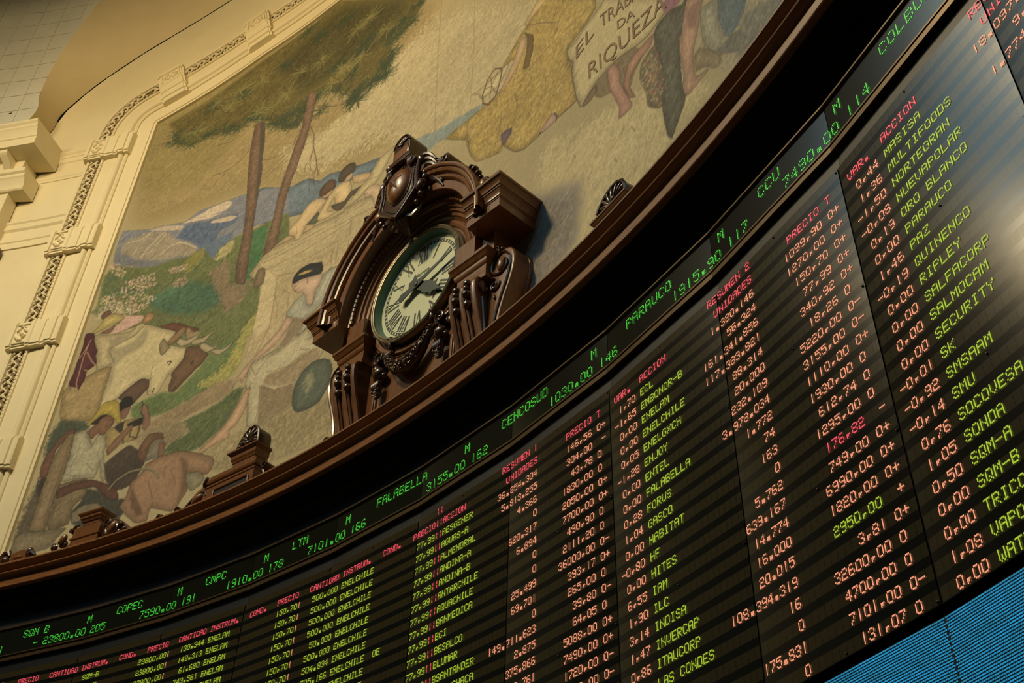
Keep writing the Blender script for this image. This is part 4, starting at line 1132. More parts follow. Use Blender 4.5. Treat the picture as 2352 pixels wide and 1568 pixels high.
# half palmette on its plinth, right of the clock
fr, o = crest('crest_palmette', 59.5, 'black carved half palmette on a wooden plinth, right of the clock', 'cornice ornament')
ends(fr, -0.225, 0.095, [(0.0, 5.046), (0.0, 5.135), (0.006, 5.14), (0.008, 5.15), (0.018, 5.16), (0.024, 5.175), (0.030, 5.18), (0.030, 5.195), (0.0, 5.20)], 12.04, 12.15).build('plinth', wood, o, ang=25)
PL = [(-0.215, 5.198), (-0.20, 5.235), (-0.155, 5.285), (-0.095, 5.325), (-0.03, 5.345), (0.035, 5.342), (0.085, 5.31), (0.105, 5.26), (0.105, 5.198)]
pm = slab(fr, PL, 'palmette', carved, o, 12.035, 12.14, 0.012)
mb = MB(); mb.tube([fr(u, 12.03, z) for u, z in PL[1:]], 0.013, 7)
for i in range(7):
    a = R(170 - 24 * i); l = 0.085 if i < 5 else 0.07
    mb.ball(fr, -0.015 + 0.085 * math.cos(a) * 1.15, 12.03, 5.215 + 0.07 * math.sin(a), l * 0.75, 0.018, 0.015, rot=a * 0.9, nu=9, nv=6)
mb.ball(fr, -0.01, 12.025, 5.22, 0.024, 0.02, 0.022); mb.ball(fr, -0.24, 12.04, 5.215, 0.03, 0.02, 0.016)
mb.build('palmette_leaves', carved, pm)

# ------------------------------------------------------------------ the mural: painted colour on a curved canvas
# each entry: kind, colour(s) as they look on the wall, outline in (s, z) at 5 mm, and three brush settings
MURAL = [
('f',(150,128,68),[943,2488,1564,2643,1947,2284,1839,1856,1558,1917,1320,2003,1029,2020,958,2126],40,0,0.12),
('f',(138,120,58),[946,2477,1340,2590,1288,2266,1166,2125,973,2171],30,0,0.12),
('f',(176,158,100),[1938,2224,2346,1841,2221,1653,2013,1720,1807,1895,1551,1950,1439,2096,1667,2091],36,0,0.12),
('f',(186,166,100),[2322,1453,2581,1332,2687,1214,2364,1114,2260,1134,2257,1267,2299,1375],20,0,0.12),
('f',(128,118,92),[2231,1378,2398,1290,2385,1169,2271,1136,2235,1244],24,0,0.2),
('s',[(142,122,66),(190,172,112),(160,138,84),(176,150,98)],[958,2077,965,2460,1549,2635,2293,1904,2068,1674,1809,1879,1465,1971],900,34,(38,2.4)),
('s',[(160,138,80),(198,178,112),(172,150,92),(140,120,78)],[1992,1672,2333,1476,2641,1315,2706,1212,2281,1128,2245,1296],420,26,(55,2.0)),
('f',(122,138,116),[1865,1824,1928,1807,1981,1785,2049,1769,2128,1744,2122,1728,2069,1731,2016,1732,1985,1740,1920,1730],5,0,0.12),
('f',(98,118,118),[1401,1983,1443,1968,1474,1947,1516,1930,1543,1930,1568,1925,1609,1893,1627,1894,1638,1896,1673,1883,1715,1856,1726,1863,1757,1853,1806,1836,1804,1809,1778,1806,1720,1824,1705,1809,1647,1810,1591,1802,1514,1826,1430,1850],2,0.35,0.18),
('s',[(80,102,112),(140,146,128),(110,126,120)],[1409,1974,1562,1921,1664,1883,1661,1832,1590,1808,1435,1857],140,16,(20,1.2)),
('f',(118,122,118),[964,2024,1005,2015,1050,2001,1092,1998,1163,1982,1187,1992,1208,2003,1250,2001,1299,1998,1347,1993,1374,1983,1399,1976,1423,1976,1466,1954,1506,1918,1527,1817,1451,1846,1392,1851,1351,1840,1312,1821,1301,1795,1267,1816,1224,1828,1129,1863,1037,1883,967,1916,960,1975],3,0.2,0.14),
('s',[(84,100,114),(96,110,120),(182,162,126),(192,172,134),(74,96,112),(150,140,116)],[1031,2004,1164,1979,1251,1997,1348,1989,1362,1879,1305,1849,1231,1869,1134,1948],230,15,(18,1.5)),
('f',(196,174,130),[1212,1988,1251,1997,1299,1996,1318,1980,1301,1963,1259,1967,1290,1958,1249,1958,1187,1972,1164,1979],3,0,0.15),
('f',(84,104,118),[1157,1929,1177,1963,1245,1950,1345,1925,1345,1899,1295,1892,1292,1842,1245,1860,1206,1899],5,0,0.2),
('f',(90,112,120),[1244,1864,1287,1863,1344,1868,1339,1827,1304,1806,1279,1817],5,0,0.12),
('f',(190,168,128),[1259,1944,1320,1933,1347,1918,1325,1913,1267,1933],2,0,0.1),
('f',(184,164,122),[1051,1997,1105,1993,1167,1969,1161,1957,1110,1974],3,0,0.12),
('f',(150,136,100),[980,1978,1013,1987,1052,1993,1111,1970,1158,1925,1193,1904,1238,1863,1225,1846,1128,1866,1033,1898,976,1933],6,0,0.14),
('l',(206,188,130),[1057,1986,1048,1964,1033,1947,1022,1921],2.2,0.8,0),
('l',(206,188,130),[1105,1969,1087,1950,1069,1934,1052,1902],2.2,0.8,0),
('l',(206,188,130),[1114,1962,1101,1941,1089,1923,1077,1909],2.2,0.8,0),
('l',(206,188,130),[1171,1911,1140,1906,1119,1889],2.2,0.8,0),
('l',(206,188,130),[1065,1988,1032,1970,993,1974],2.2,0.8,0),
('l',(206,188,130),[1232,1866,1194,1897,1165,1911],2.2,0.8,0),
('l',(104,110,112),[1084,1961,1068,1937],2.6,0.5,0),
('l',(104,110,112),[1053,1969,1032,1940],2.6,0.5,0),
('l',(104,110,112),[1098,1933,1087,1920],2.6,0.5,0),
('l',(72,106,120),[1399,1974,1423,1975,1467,1953,1502,1925],2.2,0.8,0),
('f',(108,112,104),[964,1937,1002,1934,1038,1899,1129,1863,1166,1851,1117,1842,1008,1883,969,1909],8,0,0.15),
('f',(98,108,52),[965,1766,952,1863,975,1901,1040,1873,1114,1852,1177,1853,1220,1842,1254,1856,1300,1799,1312,1821,1356,1844,1405,1841,1457,1842,1522,1838,1544,1730,1472,1698,1494,1549,1457,1453,1218,1544,1071,1674,953,1751],6,0,0.22),
('f',(128,124,48),[1198,1820,1224,1850,1259,1851,1269,1822,1249,1799,1224,1785],7,0,0.2),
('f',(160,148,82),[1307,1796,1320,1823,1355,1835,1359,1805,1343,1789,1315,1786],6,0,0.2),
('f',(60,112,58),[1424,1672,1422,1769,1414,1828,1447,1835,1460,1829,1462,1732,1457,1688],6,0,0.2),
('f',(64,104,66),[1143,1750,1244,1753,1341,1703,1378,1690,1384,1642,1305,1628,1181,1675,1126,1732],14,0,0.25),
('f',(132,110,72),[1301,1750,1353,1772,1378,1690,1424,1664,1462,1668,1434,1620,1390,1595,1373,1618],10,0,0.2),
('s',[(58,96,54),(76,118,62),(128,128,52),(96,112,50),(54,88,62),(150,140,70)],[1122,1745,1224,1828,1349,1786,1453,1681,1482,1554,1455,1462,1216,1553],520,14,(62,2.0)),
('d',[(204,158,124),(208,168,132),(196,140,122),(186,170,108)],[956,1907,991,1902,1023,1863,1015,1843,967,1877],70,2.6,0.8),
('d',[(204,158,124),(196,140,118),(190,170,112),(210,172,138)],[1032,1831,1115,1830,1134,1783,1096,1779,1147,1736,1111,1708,992,1716,963,1791,1009,1804],420,2.8,0.8),
('d',[(200,150,124),(190,160,120)],[1157,1824,1220,1820,1226,1800,1184,1798],60,2.2,0.8),
('d',[(194,140,120),(176,130,100)],[1172,1787,1228,1772,1245,1738,1201,1746],60,2.2,0.8),
('d',[(56,98,66),(66,110,58),(46,88,70)],[966,1871,1028,1845,1037,1827,989,1836,1097,1775,1157,1781,1144,1767,1106,1763,966,1799,959,1823],150,2.4,0.8),
('d',[(186,170,104),(196,176,120),(150,140,110)],[967,1796,1031,1770,1087,1733,1084,1687,974,1721],160,3.0,0.8),
('f',(92,112,54),[1252,1424,1295,1412,1345,1450,1370,1483,1407,1511,1454,1500,1476,1482,1469,1429,1462,1405,1410,1369,1327,1358,1231,1364,1189,1376,1174,1411],7,0,0.22),
('s',[(66,106,52),(120,128,56),(150,144,62),(80,116,60)],[1236,1376,1295,1412,1363,1464,1451,1493,1469,1429,1409,1373,1326,1361],320,16,(34,1.8)),
('f',(152,146,60),[1409,1424,1442,1457,1459,1526,1492,1549,1498,1509,1473,1469,1474,1419,1437,1385,1368,1393,1364,1409],8,0,0.22),
('f',(146,122,76),[1371,1382,1413,1394,1458,1383,1467,1356,1430,1340,1384,1336,1328,1325,1235,1320,1228,1343,1301,1368],5,0,0.18),
('s',[(122,98,62),(168,140,92),(140,126,70)],[1246,1331,1372,1378,1457,1380,1430,1340,1327,1329],110,22,(26,1.4)),
('f',(84,98,50),[1387,1325,1435,1334,1471,1355,1502,1346,1491,1304,1470,1269,1446,1252,1412,1232,1347,1234,1285,1262,1274,1299,1333,1320],7,0,0.25),
('s',[(66,86,46),(110,118,52),(150,140,60),(96,108,56)],[1297,1259,1388,1321,1468,1349,1486,1305,1445,1256,1358,1233],200,16,(44,1.6)),
('f',(136,118,72),[1212,1324,1328,1325,1367,1289,1297,1259,1249,1273],8,0,0.2),
('f',(150,132,78),[1489,1230,1535,1239,1611,1234,1656,1240,1687,1212,1757,1218,1805,1184,1791,1126,1741,1118,1629,1122,1429,1167,1395,1215],6,0,0.22),
('s',[(124,104,58),(172,154,92),(140,124,66),(108,98,54)],[1520,1229,1665,1218,1757,1214,1786,1134,1704,1127,1588,1148],260,18,(48,1.5)),
('f',(100,88,36),[1001,2437,1106,2475,1298,2569,1455,2613,1568,2640,1881,2370,1865,2294,1828,2273,1782,2263,1800,2215,1783,2161,1779,2138,1716,2150,1675,2115,1659,2140,1684,2157,1623,2198,1568,2247,1537,2246,1505,2208,1491,2176,1467,2165,1409,2206,1368,2253,1312,2295,1256,2284,1222,2297,1155,2302,1098,2301,1039,2337,1033,2388],10,0,0.25),
('f',(76,70,30),[1371,2490,1465,2560,1574,2602,1811,2420,1801,2331,1726,2292,1606,2303,1526,2305,1466,2308],30,0,0.3),
('s',[(64,66,30),(84,78,32),(120,106,44),(104,92,38),(52,64,38)],[1001,2437,1106,2475,1298,2569,1455,2613,1568,2640,1881,2370,1865,2294,1828,2273,1782,2263,1800,2215,1783,2161,1779,2138,1716,2150,1675,2115,1659,2140,1684,2157,1623,2198,1568,2247,1537,2246,1505,2208,1491,2176,1467,2165,1409,2206,1368,2253,1312,2295,1256,2284,1222,2297,1155,2302,1098,2301,1039,2337,1033,2388],1100,24,(55,1.3)),
('n',[(44,60,34),(38,62,48),(56,74,36),(66,76,32)],[1097,2349],46,26,1.0),
('n',[(44,60,34),(38,62,48),(56,74,36),(66,76,32)],[1321,2309],46,26,1.0),
('n',[(44,60,34),(38,62,48),(56,74,36),(66,76,32)],[1382,2478],46,26,1.0),
('n',[(44,60,34),(38,62,48),(56,74,36),(66,76,32)],[1245,2441],46,26,1.0),
('n',[(44,60,34),(38,62,48),(56,74,36),(66,76,32)],[1150,2437],46,26,1.0),
('n',[(44,60,34),(38,62,48),(56,74,36),(66,76,32)],[1460,2237],46,26,1.0),
('n',[(44,60,34),(38,62,48),(56,74,36),(66,76,32)],[1493,2230],46,26,1.0),
('n',[(44,60,34),(38,62,48),(56,74,36),(66,76,32)],[1561,2175],46,26,1.0),
('n',[(44,60,34),(38,62,48),(56,74,36),(66,76,32)],[1593,2332],46,26,1.0),
('n',[(44,60,34),(38,62,48),(56,74,36),(66,76,32)],[1672,2337],46,26,1.0),
('n',[(44,60,34),(38,62,48),(56,74,36),(66,76,32)],[1759,2200],46,26,1.0),
('n',[(44,60,34),(38,62,48),(56,74,36),(66,76,32)],[1826,2327],46,26,1.0),
('n',[(44,60,34),(38,62,48),(56,74,36),(66,76,32)],[1789,2304],46,26,1.0),
('n',[(44,60,34),(38,62,48),(56,74,36),(66,76,32)],[1594,2527],46,26,1.0),
('n',[(44,60,34),(38,62,48),(56,74,36),(66,76,32)],[1701,2356],46,26,1.0),
('n',[(44,60,34),(38,62,48),(56,74,36),(66,76,32)],[1786,2141],46,26,1.0),
('n',[(44,60,34),(38,62,48),(56,74,36),(66,76,32)],[1738,2154],46,26,1.0),
('n',[(44,60,34),(38,62,48),(56,74,36),(66,76,32)],[1421,2239],46,26,1.0),
('n',[(44,60,34),(38,62,48),(56,74,36),(66,76,32)],[1503,2532],46,26,1.0),
('n',[(44,60,34),(38,62,48),(56,74,36),(66,76,32)],[1443,2587],46,26,1.0),
('n',[(44,60,34),(38,62,48),(56,74,36),(66,76,32)],[1693,2119],46,26,1.0),
('n',[(44,60,34),(38,62,48),(56,74,36),(66,76,32)],[1654,2247],46,26,1.0),
('n',[(44,60,34),(38,62,48),(56,74,36),(66,76,32)],[1513,2249],46,26,1.0),
('n',[(44,60,34),(38,62,48),(56,74,36),(66,76,32)],[1886,2346],26,20,0.9),
('n',[(44,60,34),(38,62,48),(56,74,36),(66,76,32)],[1860,2342],26,20,0.9),
('n',[(44,60,34),(38,62,48),(56,74,36),(66,76,32)],[1863,2288],26,20,0.9),
('n',[(44,60,34),(38,62,48),(56,74,36),(66,76,32)],[1841,2289],26,20,0.9),
('n',[(44,60,34),(38,62,48),(56,74,36),(66,76,32)],[1820,2275],26,20,0.9),
('n',[(44,60,34),(38,62,48),(56,74,36),(66,76,32)],[1795,2280],26,20,0.9),
('n',[(44,60,34),(38,62,48),(56,74,36),(66,76,32)],[1783,2265],26,20,0.9),
('n',[(44,60,34),(38,62,48),(56,74,36),(66,76,32)],[1798,2224],26,20,0.9),
('n',[(44,60,34),(38,62,48),(56,74,36),(66,76,32)],[1803,2205],26,20,0.9),
('n',[(44,60,34),(38,62,48),(56,74,36),(66,76,32)],[1785,2191],26,20,0.9),
('n',[(44,60,34),(38,62,48),(56,74,36),(66,76,32)],[1772,2181],26,20,0.9),
('n',[(44,60,34),(38,62,48),(56,74,36),(66,76,32)],[1778,2157],26,20,0.9),
('n',[(44,60,34),(38,62,48),(56,74,36),(66,76,32)],[1764,2143],26,20,0.9),
('n',[(44,60,34),(38,62,48),(56,74,36),(66,76,32)],[1734,2153],26,20,0.9),
('n',[(44,60,34),(38,62,48),(56,74,36),(66,76,32)],[1700,2164],26,20,0.9),
('n',[(44,60,34),(38,62,48),(56,74,36),(66,76,32)],[1682,2143],26,20,0.9),
('n',[(44,60,34),(38,62,48),(56,74,36),(66,76,32)],[1672,2118],26,20,0.9),
('n',[(44,60,34),(38,62,48),(56,74,36),(66,76,32)],[1664,2144],26,20,0.9),
('n',[(44,60,34),(38,62,48),(56,74,36),(66,76,32)],[1670,2140],26,20,0.9),
('n',[(44,60,34),(38,62,48),(56,74,36),(66,76,32)],[1680,2148],26,20,0.9),
('n',[(44,60,34),(38,62,48),(56,74,36),(66,76,32)],[1676,2164],26,20,0.9),
('n',[(44,60,34),(38,62,48),(56,74,36),(66,76,32)],[1639,2186],26,20,0.9),
('n',[(44,60,34),(38,62,48),(56,74,36),(66,76,32)],[1617,2217],26,20,0.9),
('n',[(44,60,34),(38,62,48),(56,74,36),(66,76,32)],[1588,2233],26,20,0.9),
('n',[(44,60,34),(38,62,48),(56,74,36),(66,76,32)],[1559,2255],26,20,0.9),
('n',[(44,60,34),(38,62,48),(56,74,36),(66,76,32)],[1546,2246],26,20,0.9),
('n',[(44,60,34),(38,62,48),(56,74,36),(66,76,32)],[1530,2240],26,20,0.9),
('n',[(44,60,34),(38,62,48),(56,74,36),(66,76,32)],[1512,2221],26,20,0.9),
('n',[(44,60,34),(38,62,48),(56,74,36),(66,76,32)],[1507,2206],26,20,0.9),
('n',[(44,60,34),(38,62,48),(56,74,36),(66,76,32)],[1496,2185],26,20,0.9),
('n',[(44,60,34),(38,62,48),(56,74,36),(66,76,32)],[1488,2180],26,20,0.9),
('n',[(44,60,34),(38,62,48),(56,74,36),(66,76,32)],[1467,2184],26,20,0.9),
('n',[(44,60,34),(38,62,48),(56,74,36),(66,76,32)],[1455,2186],26,20,0.9),
('n',[(44,60,34),(38,62,48),(56,74,36),(66,76,32)],[1431,2202],26,20,0.9),
('n',[(44,60,34),(38,62,48),(56,74,36),(66,76,32)],[1405,2223],26,20,0.9),
('n',[(44,60,34),(38,62,48),(56,74,36),(66,76,32)],[1387,2238],26,20,0.9),
('n',[(44,60,34),(38,62,48),(56,74,36),(66,76,32)],[1355,2270],26,20,0.9),
('n',[(44,60,34),(38,62,48),(56,74,36),(66,76,32)],[1330,2287],26,20,0.9),
('n',[(44,60,34),(38,62,48),(56,74,36),(66,76,32)],[1294,2310],26,20,0.9),
('n',[(44,60,34),(38,62,48),(56,74,36),(66,76,32)],[1273,2286],26,20,0.9),
('n',[(44,60,34),(38,62,48),(56,74,36),(66,76,32)],[1247,2303],26,20,0.9),
('n',[(44,60,34),(38,62,48),(56,74,36),(66,76,32)],[1237,2293],26,20,0.9),
('n',[(44,60,34),(38,62,48),(56,74,36),(66,76,32)],[1212,2310],26,20,0.9),
('n',[(44,60,34),(38,62,48),(56,74,36),(66,76,32)],[1175,2317],26,20,0.9),
('n',[(44,60,34),(38,62,48),(56,74,36),(66,76,32)],[1143,2315],26,20,0.9),
('n',[(44,60,34),(38,62,48),(56,74,36),(66,76,32)],[1110,2304],26,20,0.9),
('n',[(44,60,34),(38,62,48),(56,74,36),(66,76,32)],[1077,2320],26,20,0.9),
('n',[(44,60,34),(38,62,48),(56,74,36),(66,76,32)],[1059,2338],26,20,0.9),
('n',[(44,60,34),(38,62,48),(56,74,36),(66,76,32)],[1032,2349],26,20,0.9),
('n',[(44,60,34),(38,62,48),(56,74,36),(66,76,32)],[1032,2377],26,20,0.9),
('n',[(128,120,50),(112,108,44),(140,130,62)],[1108,2354],34,30,0.9),
('n',[(128,120,50),(112,108,44),(140,130,62)],[1326,2320],34,30,0.9),
('n',[(128,120,50),(112,108,44),(140,130,62)],[1232,2464],34,30,0.9),
('n',[(128,120,50),(112,108,44),(140,130,62)],[1304,2461],34,30,0.9),
('n',[(128,120,50),(112,108,44),(140,130,62)],[1368,2310],34,30,0.9),
('n',[(128,120,50),(112,108,44),(140,130,62)],[1607,2293],34,30,0.9),
('n',[(128,120,50),(112,108,44),(140,130,62)],[1629,2304],34,30,0.9),
('n',[(128,120,50),(112,108,44),(140,130,62)],[1686,2297],34,30,0.9),
('n',[(128,120,50),(112,108,44),(140,130,62)],[1759,2344],34,30,0.9),
('n',[(128,120,50),(112,108,44),(140,130,62)],[1644,2444],34,30,0.9),
('n',[(128,120,50),(112,108,44),(140,130,62)],[1530,2399],34,30,0.9),
('n',[(128,120,50),(112,108,44),(140,130,62)],[1448,2408],34,30,0.9),
('n',[(128,120,50),(112,108,44),(140,130,62)],[1169,2457],34,30,0.9),
('n',[(128,120,50),(112,108,44),(140,130,62)],[1211,2415],34,30,0.9),
('n',[(128,120,50),(112,108,44),(140,130,62)],[1421,2338],34,30,0.9),
('n',[(128,120,50),(112,108,44),(140,130,62)],[1585,2263],34,30,0.9),
('n',[(128,120,50),(112,108,44),(140,130,62)],[1686,2464],34,30,0.9),
('l',(86,62,38),[1179,2417,1192,2393,1220,2375,1274,2362],1.8,0.8,0),
('l',(86,62,38),[1147,2304,1189,2290,1239,2293],1.6,0.8,0),
('l',(86,62,38),[1198,2253,1250,2242,1279,2253],1.3,0.8,0),
('l',(86,62,38),[1333,2173,1305,2139,1277,2127,1245,2122,1221,2128],1.6,0.8,0),
('l',(86,62,38),[1264,2121,1255,2110],1.0,0.8,0),
('l',(86,62,38),[1539,2210,1606,2160,1639,2146,1669,2150,1692,2150],2.0,0.8,0),
('l',(86,62,38),[1536,2132,1555,2091,1561,2044,1579,1991,1590,1952,1600,1917],2.4,0.8,0),
('l',(86,62,38),[1564,2039,1559,2000,1547,1983,1550,1956],1.1,0.8,0),
('l',(86,62,38),[1579,1979,1599,1980,1608,1971],1.1,0.8,0),
('l',(86,62,38),[1563,2022,1560,1983,1572,1947],1.0,0.8,0),
('l',(86,62,38),[1590,1952,1585,1919,1595,1881],1.2,0.8,0),
('l',(86,62,38),[1586,1950,1576,1909,1578,1876],1.0,0.8,0),
('l',(86,62,38),[1504,2142,1491,2119,1489,2093],2.2,0.8,0),
('l',(86,62,38),[1335,2393,1349,2365,1362,2395],1.8,0.8,0),
('l',(86,62,38),[1389,2097,1415,2085,1456,2084,1484,2098],0.8,0.8,0),
('l',(86,62,38),[1574,2301,1614,2255,1603,2221],1.4,0.8,0),
('f',(120,90,60),[1328,2267,1360,2256,1379,2156,1385,2095,1393,2065,1397,2012,1402,1952,1407,1886,1417,1797,1422,1735,1428,1665,1396,1683,1385,1753,1385,1820,1371,1928,1353,2033,1340,2111,1331,2183],1.5,0.5,0.2),
('s',[(92,72,50),(150,104,64),(132,98,64),(108,84,58)],[1328,2267,1360,2256,1379,2156,1385,2095,1393,2065,1397,2012,1402,1952,1407,1886,1417,1797,1422,1735,1428,1665,1396,1683,1385,1753,1385,1820,1371,1928,1353,2033,1340,2111,1331,2183],150,12,(80,1.6)),
('f',(84,72,52),[1346,2257,1360,2256,1379,2156,1385,2095,1397,2012,1402,1952,1394,1957,1382,2046,1367,2140],4,0,0.15),
('f',(126,96,64),[1502,2284,1532,2270,1536,2192,1532,2115,1526,2054,1516,1989,1505,1935,1503,1874,1503,1812,1505,1752,1477,1727,1468,1735,1470,1788,1475,1850,1473,1914,1477,1964,1486,2028,1493,2087,1505,2145,1502,2224],1.5,0.5,0.2),
('s',[(98,78,54),(158,108,66),(138,104,66),(140,84,60)],[1502,2284,1532,2270,1536,2192,1532,2115,1526,2054,1516,1989,1505,1935,1503,1874,1503,1812,1505,1752,1477,1727,1468,1735,1470,1788,1475,1850,1473,1914,1477,1964,1486,2028,1493,2087,1505,2145,1502,2224],160,12,(70,1.6)),
('f',(176,156,98),[1436,1686,1451,1705,1464,1725,1500,1741,1584,1736,1620,1740,1690,1730,1729,1735,1769,1732,1799,1721,1822,1719,1851,1655,1819,1621,1769,1587,1742,1556,1715,1524,1581,1568,1469,1651],1.5,0.5,0.12),
('f',(176,154,96),[1462,1700,1487,1680,1536,1635,1604,1629,1701,1631,1770,1621,1739,1571,1706,1494,1653,1457,1621,1427,1536,1407,1486,1412,1489,1506,1491,1557,1483,1677],2,0.2,0.13),
('f',(192,170,108),[1485,1678,1530,1632,1535,1581,1538,1498,1505,1477,1490,1505,1491,1557],3,0,0.1),
('f',(130,108,68),[1464,1693,1486,1681,1489,1635,1461,1636,1458,1673],2,0.3,0.1),
('l',(112,92,54),[1465,1718,1579,1715,1664,1714,1732,1716,1778,1712],1.0,0.65,0),
('l',(112,92,54),[1474,1705,1581,1704,1667,1700,1742,1691,1808,1682],1.0,0.65,0),
('l',(112,92,54),[1470,1695,1491,1676,1587,1675,1743,1683],1.0,0.65,0),
('l',(112,92,54),[1735,1731,1720,1717],1.0,0.65,0),
('l',(112,92,54),[1741,1684,1745,1589],1.0,0.65,0),
('l',(112,92,54),[1710,1643,1713,1577],1.0,0.65,0),
('l',(112,92,54),[1710,1643,1638,1645,1579,1646],1.0,0.65,0),
('l',(112,92,54),[1696,1631,1697,1587],1.0,0.65,0),
('l',(118,96,58),[1530,1632,1535,1585,1540,1490,1511,1417],1.2,0.7,0),
('l',(118,96,58),[1536,1635,1582,1621],1.2,0.7,0),
('l',(118,96,58),[1535,1581,1552,1539,1556,1504],1.2,0.7,0),
('l',(118,96,58),[1702,1627,1689,1592],1.2,0.7,0),
('l',(118,96,58),[1647,1627,1672,1621,1695,1623],1.2,0.7,0),
('l',(118,96,58),[1554,1603,1564,1613,1579,1613],1.2,0.7,0),
('l',(118,96,58),[1558,1585,1582,1562,1586,1490],1.2,0.7,0),
('f',(168,166,124),[1682,1566,1701,1569,1725,1564,1734,1555,1717,1517,1697,1485,1673,1468,1649,1459,1668,1436,1637,1423,1620,1435,1602,1482,1585,1501,1601,1527,1633,1540,1645,1499,1661,1492,1669,1543],1.2,0.5,0.12),
('l',(122,118,88),[1710,1562,1694,1522,1677,1488],1.2,0.6,0),
('l',(122,118,88),[1693,1567,1683,1539,1668,1514],1.2,0.6,0),
('l',(122,118,88),[1627,1532,1616,1490,1629,1434],1.2,0.6,0),
('l',(122,118,88),[1634,1532,1629,1484,1640,1446],1.2,0.6,0),
('l',(122,118,88),[1663,1484,1650,1469],1.2,0.6,0),
('f',(206,166,118),[1585,1587,1604,1589,1628,1584,1653,1576,1677,1567,1675,1540,1662,1530,1663,1502,1657,1493,1643,1500,1637,1523,1624,1544,1612,1546,1601,1555,1593,1566,1587,1578],1,0.4,0.06),
('f',(46,52,48),[1583,1594,1587,1610,1603,1622,1629,1622,1654,1611,1668,1605,1676,1580,1670,1572,1649,1577,1628,1584,1605,1587,1589,1585],1,0.3,0.08),
('f',(186,148,58),[1598,1607,1620,1606,1643,1596,1626,1596,1605,1602],0.8,0,0.05),
('l',(90,62,44),[1585,1588,1598,1584],1.2,0.8,0),
('l',(90,62,44),[1593,1577,1601,1574],1.4,0.8,0),
('l',(90,62,44),[1596,1563,1603,1558],1.0,0.8,0),
('l',(90,62,44),[1629,1579,1634,1567,1630,1563],1.0,0.8,0),
('f',(204,162,110),[1588,1494,1612,1474,1595,1453,1580,1436,1555,1422,1514,1408,1506,1395,1498,1378,1491,1363,1485,1373,1473,1371,1466,1359,1471,1381,1495,1406,1524,1429,1549,1449,1571,1464],1,0.5,0.06),
('f',(182,168,112),[1669,1432,1679,1399,1727,1359,1711,1327,1671,1310,1648,1282,1656,1240,1611,1234,1567,1227,1535,1239,1524,1287,1503,1355,1504,1399,1535,1410,1587,1412,1621,1427,1637,1422],1.2,0.5,0.12),
('f',(138,116,72),[1551,1332,1596,1304,1645,1296,1656,1244,1611,1236,1580,1231,1564,1230,1557,1284],5,0,0.15),
('f',(152,130,82),[1566,1354,1616,1348,1657,1363,1709,1358,1707,1329,1667,1312,1648,1298,1594,1311,1556,1334],5,0,0.15),
('f',(140,118,78),[1607,1480,1644,1462,1642,1434,1602,1412,1582,1417,1596,1439],4,0,0.1),
('l',(112,90,56),[1561,1360,1638,1346,1690,1360],1.3,0.65,0),
('l',(112,90,56),[1546,1329,1596,1303,1649,1294],1.3,0.65,0),
('l',(112,90,56),[1548,1332,1557,1284,1555,1232],1.3,0.65,0),
('l',(112,90,56),[1510,1397,1526,1370],1.3,0.65,0),
('l',(112,90,56),[1588,1408,1553,1399,1530,1368,1516,1333],1.3,0.65,0),
('l',(112,90,56),[1638,1419,1602,1412,1575,1400],1.3,0.65,0),
('l',(112,90,56),[1650,1379,1678,1366],1.3,0.65,0),
('l',(112,90,56),[1513,1335,1529,1282,1535,1239],1.3,0.65,0),
('l',(112,90,56),[1680,1396,1657,1400],1.3,0.65,0),
('f',(200,154,100),[1508,1338,1521,1338,1518,1283,1503,1257,1485,1248,1489,1230,1459,1228,1423,1219,1409,1217,1413,1228,1447,1249,1470,1269,1491,1303],1,0.5,0.07),
('f',(88,98,70),[1654,1250,1652,1280,1667,1314,1697,1327,1727,1319,1748,1303,1757,1276,1752,1244,1733,1216,1702,1211,1676,1216,1662,1228],1.5,0.4,0.12),
('f',(136,132,84),[1677,1278,1684,1301,1698,1301,1706,1278,1700,1256,1689,1254],10,0,0.05),
('f',(208,174,108),[1611,1832,1634,1820,1645,1805,1636,1793,1623,1782,1608,1770,1593,1758,1586,1739,1578,1723,1563,1728,1559,1744,1540,1755,1536,1772,1545,1786,1561,1795,1574,1814,1588,1830],1,0.5,0.07),
('f',(206,168,104),[1540,1755,1559,1739,1520,1740,1503,1741,1497,1742,1521,1751],1,0.4,0.07),
('f',(92,98,66),[1623,1782,1642,1754,1619,1746,1593,1758,1608,1770],1,0.3,0.1),
('f',(200,162,98),[1594,1758,1619,1747,1613,1735,1586,1738],1,0.4,0.06),
('f',(204,158,102),[1626,1831,1641,1831,1659,1834,1657,1821,1647,1816,1635,1819],1,0.4,0.05),
('f',(104,74,48),[1619,1833,1616,1854,1623,1865,1639,1874,1658,1867,1669,1850,1667,1834,1655,1832,1641,1828,1629,1830],1,0.3,0.12),
('l',(130,96,60),[1618,1809,1605,1791,1581,1777],1.1,0.6,0),
('l',(130,96,60),[1559,1775,1567,1747,1565,1730],1.0,0.6,0),
('f',(206,166,102),[1722,1835,1781,1807,1777,1785,1730,1806],1,0.4,0.06),
('f',(210,178,108),[1669,1833,1689,1837,1715,1824,1727,1783,1720,1770,1705,1762,1679,1774,1670,1802,1655,1769,1674,1754,1694,1756,1712,1754,1702,1745,1676,1744,1653,1743,1630,1751,1627,1765,1639,1794,1652,1818],1,0.5,0.07),
('f',(204,160,104),[1697,1845,1716,1855,1721,1835,1711,1829,1700,1829],1,0.4,0.05),
('f',(84,72,50),[1675,1847,1674,1870,1684,1885,1701,1889,1720,1880,1728,1861,1723,1849,1713,1849,1699,1846,1690,1837],1,0.3,0.12),
('f',(94,80,56),[1665,1777,1707,1766,1724,1785,1771,1778,1764,1764,1730,1766,1703,1742,1684,1749],1.2,0.3,0.12),
